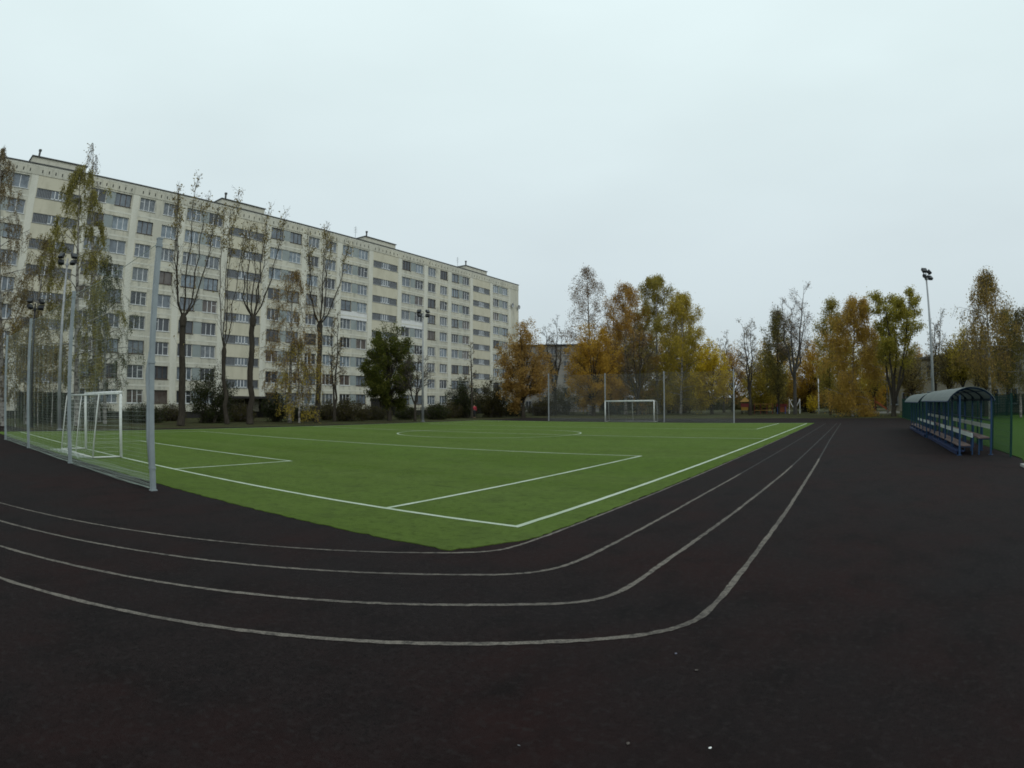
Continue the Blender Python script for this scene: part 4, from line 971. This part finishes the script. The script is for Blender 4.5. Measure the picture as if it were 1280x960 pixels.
p = MB(); p.add([(-.7,-.7,1.72),(.7,-.7,1.72),(.7,.7,1.72),(-.7,.7,1.72),(0,0,2.4)], [(0,1,4),(1,2,4),(2,3,4),(3,0,4),(3,2,1,0)]); p.build('roof', M['yellow'], e)
e = empty('climbing_frame', (-13.9, 84.9, 0), 'low yellow climbing rails next to the red and yellow tower', 'climbing frame')
for z in (.5,1.35): p = MB(); p.tube([(-1.3,0,z),(1.3,0,z)], .06, 6); p.build('rail', M['yellow'], e)
for x in (-1.3,-.4,.5,1.3): p = MB(); p.tube([(x,0,0),(x,0,1.45)], .05, 6); p.build('post', M['red'], e)
e = empty('play_house', (-11.3, 85.3, 0), 'small red and orange play house with blue posts under the dark tree', 'play house')
p = MB(); p.box(-.6,.6,-.5,.5,.25,1.0); p.build('wall', M['orange'], e)
p = MB(); p.box(-.7,.7,-.6,.6,1.0,1.35); p.build('roof', M['red'], e)
for x in (-.55,.55): p = MB(); p.box(x-.06,x+.06,-.58,-.52,0,1.3); p.build('post', M['pblue'], e)
e = empty('arched_climber', (-9.5, 85.3, 0), 'white arched climbing bars next to the small play house', 'climbing frame')
p = MB(); p.tube([(-.75+1.5*k/12, 0, 2.0-1.2*math.sin(PI*k/12)) for k in range(13)], .06, 6); p.build('arch', M['frame_white'], e, True)
for x in (-.75,.75): p = MB(); p.tube([(x,0,0),(x,0,2.0)], .05, 6); p.build('post', M['frame_white'], e)
e = empty('slide', (2.9, 85, 0), 'orange slide seen past the trunk of the olive green maple', 'slide')
p = MB(); p.obox((0,0,.75), (.83,0,-.55), (0,1,0), (.55,0,.83), 1.1, .38, .03); p.obox((0,-.36,.86), (.83,0,-.55), (0,1,0), (.55,0,.83), 1.1, .03, .12); p.obox((0,.36,.86), (.83,0,-.55), (0,1,0), (.55,0,.83), 1.1, .03, .12); p.build('chute', M['orange'], e)
p = MB(); p.box(-1.1,-1.02,-.35,-.28,0,2.1); p.box(-1.1,-1.02,.28,.35,0,2.1)
for z in (.35,.7,1.05,1.4): p.box(-1.08,-1.04,-.28,.28,z,z+.05)
p.build('ladder', M['red'], e)
b = MB(); b.box(-.4,5.0,79.6,79.9,0,.22); b.box(-.4,-.1,79.9,83,0,.22); o = b.build('sandbox_edge', M['concrete']); tag(o, 'pale concrete edge of the sand pit in front of the orange slide', 'sand pit edge')

# ------------------------------------------------------------------ person in red
def person(x, y, h, rz):
    e = empty('person', (x, y, 0), 'person in a red jacket and dark trousers walking by the bushes', 'person', None, rz)
    s = h/1.72
    V = {'pel':(0,0,.95),'wai':(0,.0,1.1),'che':(0,0,1.32),'nec':(0,.01,1.47),'hea':(0,-.01,1.55),'top':(0,-.01,1.66),
         'lh':(.09,0,.90),'lk':(.10,-.16,.50),'la':(.10,-.12,.08),'lf':(.10,-.26,.04),'rh':(-.09,0,.90),'rk':(-.10,.04,.49),'ra':(-.10,.26,.12),'rf':(-.10,.16,.03),
         'ls':(.18,0,1.40),'le':(.24,.08,1.14),'lw':(.23,-.02,.90),'rs':(-.18,0,1.40),'re':(-.24,-.02,1.14),'rw':(-.23,-.14,.93)}
    E = [('pel','wai'),('wai','che'),('che','nec'),('nec','hea'),('hea','top'),('pel','lh'),('lh','lk'),('lk','la'),('la','lf'),('pel','rh'),('rh','rk'),('rk','ra'),('ra','rf'),('che','ls'),('ls','le'),('le','lw'),('che','rs'),('rs','re'),('re','rw')]
    Rr = dict(pel=.14,wai=.13,che=.15,nec=.055,hea=.09,top=.075,lh=.09,rh=.09,lk=.062,rk=.062,la=.045,ra=.045,lf=.035,rf=.035,ls=.065,rs=.065,le=.045,re=.045,lw=.032,rw=.032)
    def skin(keys, grow, name, m):
        ks = [k for k in V if k in keys]; me = bpy.data.meshes.new(name)
        me.from_pydata([tuple(c*s for c in V[k]) for k in ks], [(ks.index(a), ks.index(c)) for a, c in E if a in ks and c in ks], [])
        o = bpy.data.objects.new(name, me); COL.objects.link(o); o.parent = e
        md = o.modifiers.new('Skin', 'SKIN'); md.use_smooth_shade = True
        o.modifiers.new('Sub', 'SUBSURF').levels = 1; o.modifiers['Sub'].render_levels = 1
        if not me.skin_vertices: bpy.context.view_layer.update()
        for i, k in enumerate(ks): me.skin_vertices[0].data[i].radius = ((Rr[k]+grow)*s, (Rr[k]+grow)*s)
        me.skin_vertices[0].data[0].use_root = True
        me.materials.append(m); return o
    skin(set(V), 0, 'body', mat('skin_tone', (.45,.28,.2), .6))
    skin({'pel','wai','che','ls','le','rs','re','lw','rw'}, .028, 'jacket', mat('red_jacket', (.42,.05,.07), .7, (.30,.035,.05), 9))
    skin({'pel','lh','lk','la','rh','rk','ra'}, .022, 'trousers', mat('dark_trousers', (.02,.02,.026), .8))
    hb = MB(); hb.tube([(0,.01*s,1.60*s),(0,.015*s,1.70*s),(0,.0,1.76*s)], [.098*s,.095*s,.04*s], 10); hb.build('hair', mat('dark_hair', (.03,.022,.016), .8), e, True)
person(-44.4, 59.6, 1.68, .5)

# ------------------------------------------------------------------ litter on the track
def scrap(x, y, s, name, lab, m, cat):
    b_ = MB(); r = random.Random(int(x*1000)); pts = [(s*math.cos(a)*r.uniform(.6,1.1), s*.7*math.sin(a)*r.uniform(.6,1.1), .006+s*.25*r.random()) for a in np.linspace(0, 2*PI, 8)[:-1]]
    b_.add([(0,0,.006+s*.35)] + pts + [(0,0,.004)], [(0,1+i,1+(i+1)%7) for i in range(7)] + [(8,1+(i+1)%7,1+i) for i in range(7)])
    o = b_.build(name, m); o.location = (x, y, 0); o.rotation_euler = (0,0,r.random()*6); tag(o, lab, cat)
paper = mat('paper', (.66,.66,.64), .8); dleaf = mat('dead_leaf', (.085,.07,.06), .8, (.06,.05,.045), 30)
scrap(-.55, 2.49, .013, 'paper_scrap', 'tiny crumpled white paper scrap on the dark track nearest the camera', paper, 'litter')
scrap(-1.36, 2.13, .009, 'paper_scrap', 'small pale scrap on the track before the outermost lane line', mat('dull_paper', (.12,.12,.13), .8), 'litter')
scrap(-.87, 3.33, .018, 'fallen_leaf', 'pale curled leaf on the track just outside the outermost lane curve', dleaf, 'leaf')
scrap(-.92, 2.39, .016, 'fallen_leaf', 'dull leaf on the track close to the white paper scrap', dleaf, 'leaf')
scrap(-1.07, 3.53, .014, 'fallen_leaf', 'small bluish leaf touching the bend of the outermost lane line', mat('blue_grey_leaf', (.10,.10,.13), .8), 'leaf')

# ------------------------------------------------------------------ light, sky, camera
w = bpy.data.worlds.new('World'); scene.world = w; w.use_nodes = True
nt = w.node_tree; N = nt.nodes; L = nt.links; bg = N['Background']; bg.inputs['Strength'].default_value = .1
sky = N.new('ShaderNodeTexSky'); sky.sky_type = 'NISHITA'; sky.sun_disc = False
SUN_EL, SUN_AZ = math.radians(42), math.radians(118)      # azimuth from +Y towards +X
sky.sun_elevation = SUN_EL; sky.sun_rotation = SUN_AZ; sky.dust_density = 4; sky.air_density = 1.0
tc = N.new('ShaderNodeTexCoord'); sx = N.new('ShaderNodeSeparateXYZ'); L.new(tc.outputs['Generated'], sx.inputs[0])
cr = N.new('ShaderNodeValToRGB'); el = cr.color_ramp.elements
el[0].position = 0.0; el[0].color = (.585,.67,.705,1); el[1].position = .75; el[1].color = (.84,.985,.995,1)
e2 = cr.color_ramp.elements.new(.25); e2.color = (.68,.78,.81,1); e3 = cr.color_ramp.elements.new(.5); e3.color = (.79,.925,.94,1)
L.new(sx.outputs[2], cr.inputs[0])
nz = N.new('ShaderNodeTexNoise'); nz.inputs['Scale'].default_value = 1.7; nz.inputs['Detail'].default_value = 6; nz.inputs['Roughness'].default_value = .45
mp = N.new('ShaderNodeMapping'); mp.inputs['Scale'].default_value = (1,1,3); L.new(tc.outputs['Generated'], mp.inputs[0]); L.new(mp.outputs[0], nz.inputs['Vector'])
mr = N.new('ShaderNodeMapRange'); mr.inputs[1].default_value = .3; mr.inputs[2].default_value = .7; mr.inputs[3].default_value = 9.55; mr.inputs[4].default_value = 10.45
L.new(nz.outputs['Fac'], mr.inputs[0])
sc = N.new('ShaderNodeVectorMath'); sc.operation = 'SCALE'; L.new(cr.outputs[0], sc.inputs[0]); L.new(mr.outputs[0], sc.inputs['Scale'])
mx = N.new('ShaderNodeMix'); mx.data_type = 'RGBA'; mx.inputs[0].default_value = .93
L.new(sky.outputs[0], mx.inputs[6]); L.new(sc.outputs[0], mx.inputs[7]); L.new(mx.outputs[2], bg.inputs['Color'])
sd = bpy.data.lights.new('sun', 'SUN'); sd.energy = .7; sd.angle = math.radians(35); sd.color = (1, .97, .93)
so = bpy.data.objects.new('sun', sd); COL.objects.link(so)
sdir = Vector((math.sin(SUN_AZ)*math.cos(SUN_EL), math.cos(SUN_AZ)*math.cos(SUN_EL), math.sin(SUN_EL)))
so.rotation_euler = sdir.to_track_quat('Z', 'Y').to_euler(); so.location = sdir*80

cd = bpy.data.cameras.new('camera'); cam = bpy.data.objects.new('camera', cd); COL.objects.link(cam); scene.camera = cam
cd.clip_end = 2000; cd.clip_start = .05; cd.type = 'PANO'; cd.sensor_fit = 'HORIZONTAL'; cd.sensor_width = 36; cd.sensor_height = 27
pc = cd if hasattr(cd, 'panorama_type') else cd.cycles
pc.panorama_type = 'FISHEYE_LENS_POLYNOMIAL'; pc.fisheye_fov = PI
pc.fisheye_polynomial_k0 = 0; pc.fisheye_polynomial_k1 = -0.04704554900243477; pc.fisheye_polynomial_k2 = -2.1860001449428896e-05
pc.fisheye_polynomial_k3 = 4.033147226457055e-06; pc.fisheye_polynomial_k4 = -1.5468973674378528e-07
PSI, PIT, ROL = math.radians(33.09821890161778), 0.03445416619843816, 0.004877443821359713
cam.location = (0, 0, 1.6)
cam.rotation_euler = (Matrix.Rotation(PSI, 3, 'Z') @ Matrix.Rotation(PIT, 3, 'X') @ Matrix.Rotation(PI/2, 3, 'X') @ Matrix.Rotation(-ROL, 3, 'Z')).to_euler()

scene.render.engine = 'CYCLES'
scene.view_settings.view_transform = 'Standard'; scene.view_settings.look = 'None'; scene.view_settings.exposure = 0; scene.view_settings.gamma = 1
scene.cycles.filter_width = 1.75; scene.cycles.use_denoising = True; scene.cycles.max_bounces = 6; scene.cycles.transparent_max_bounces = 8
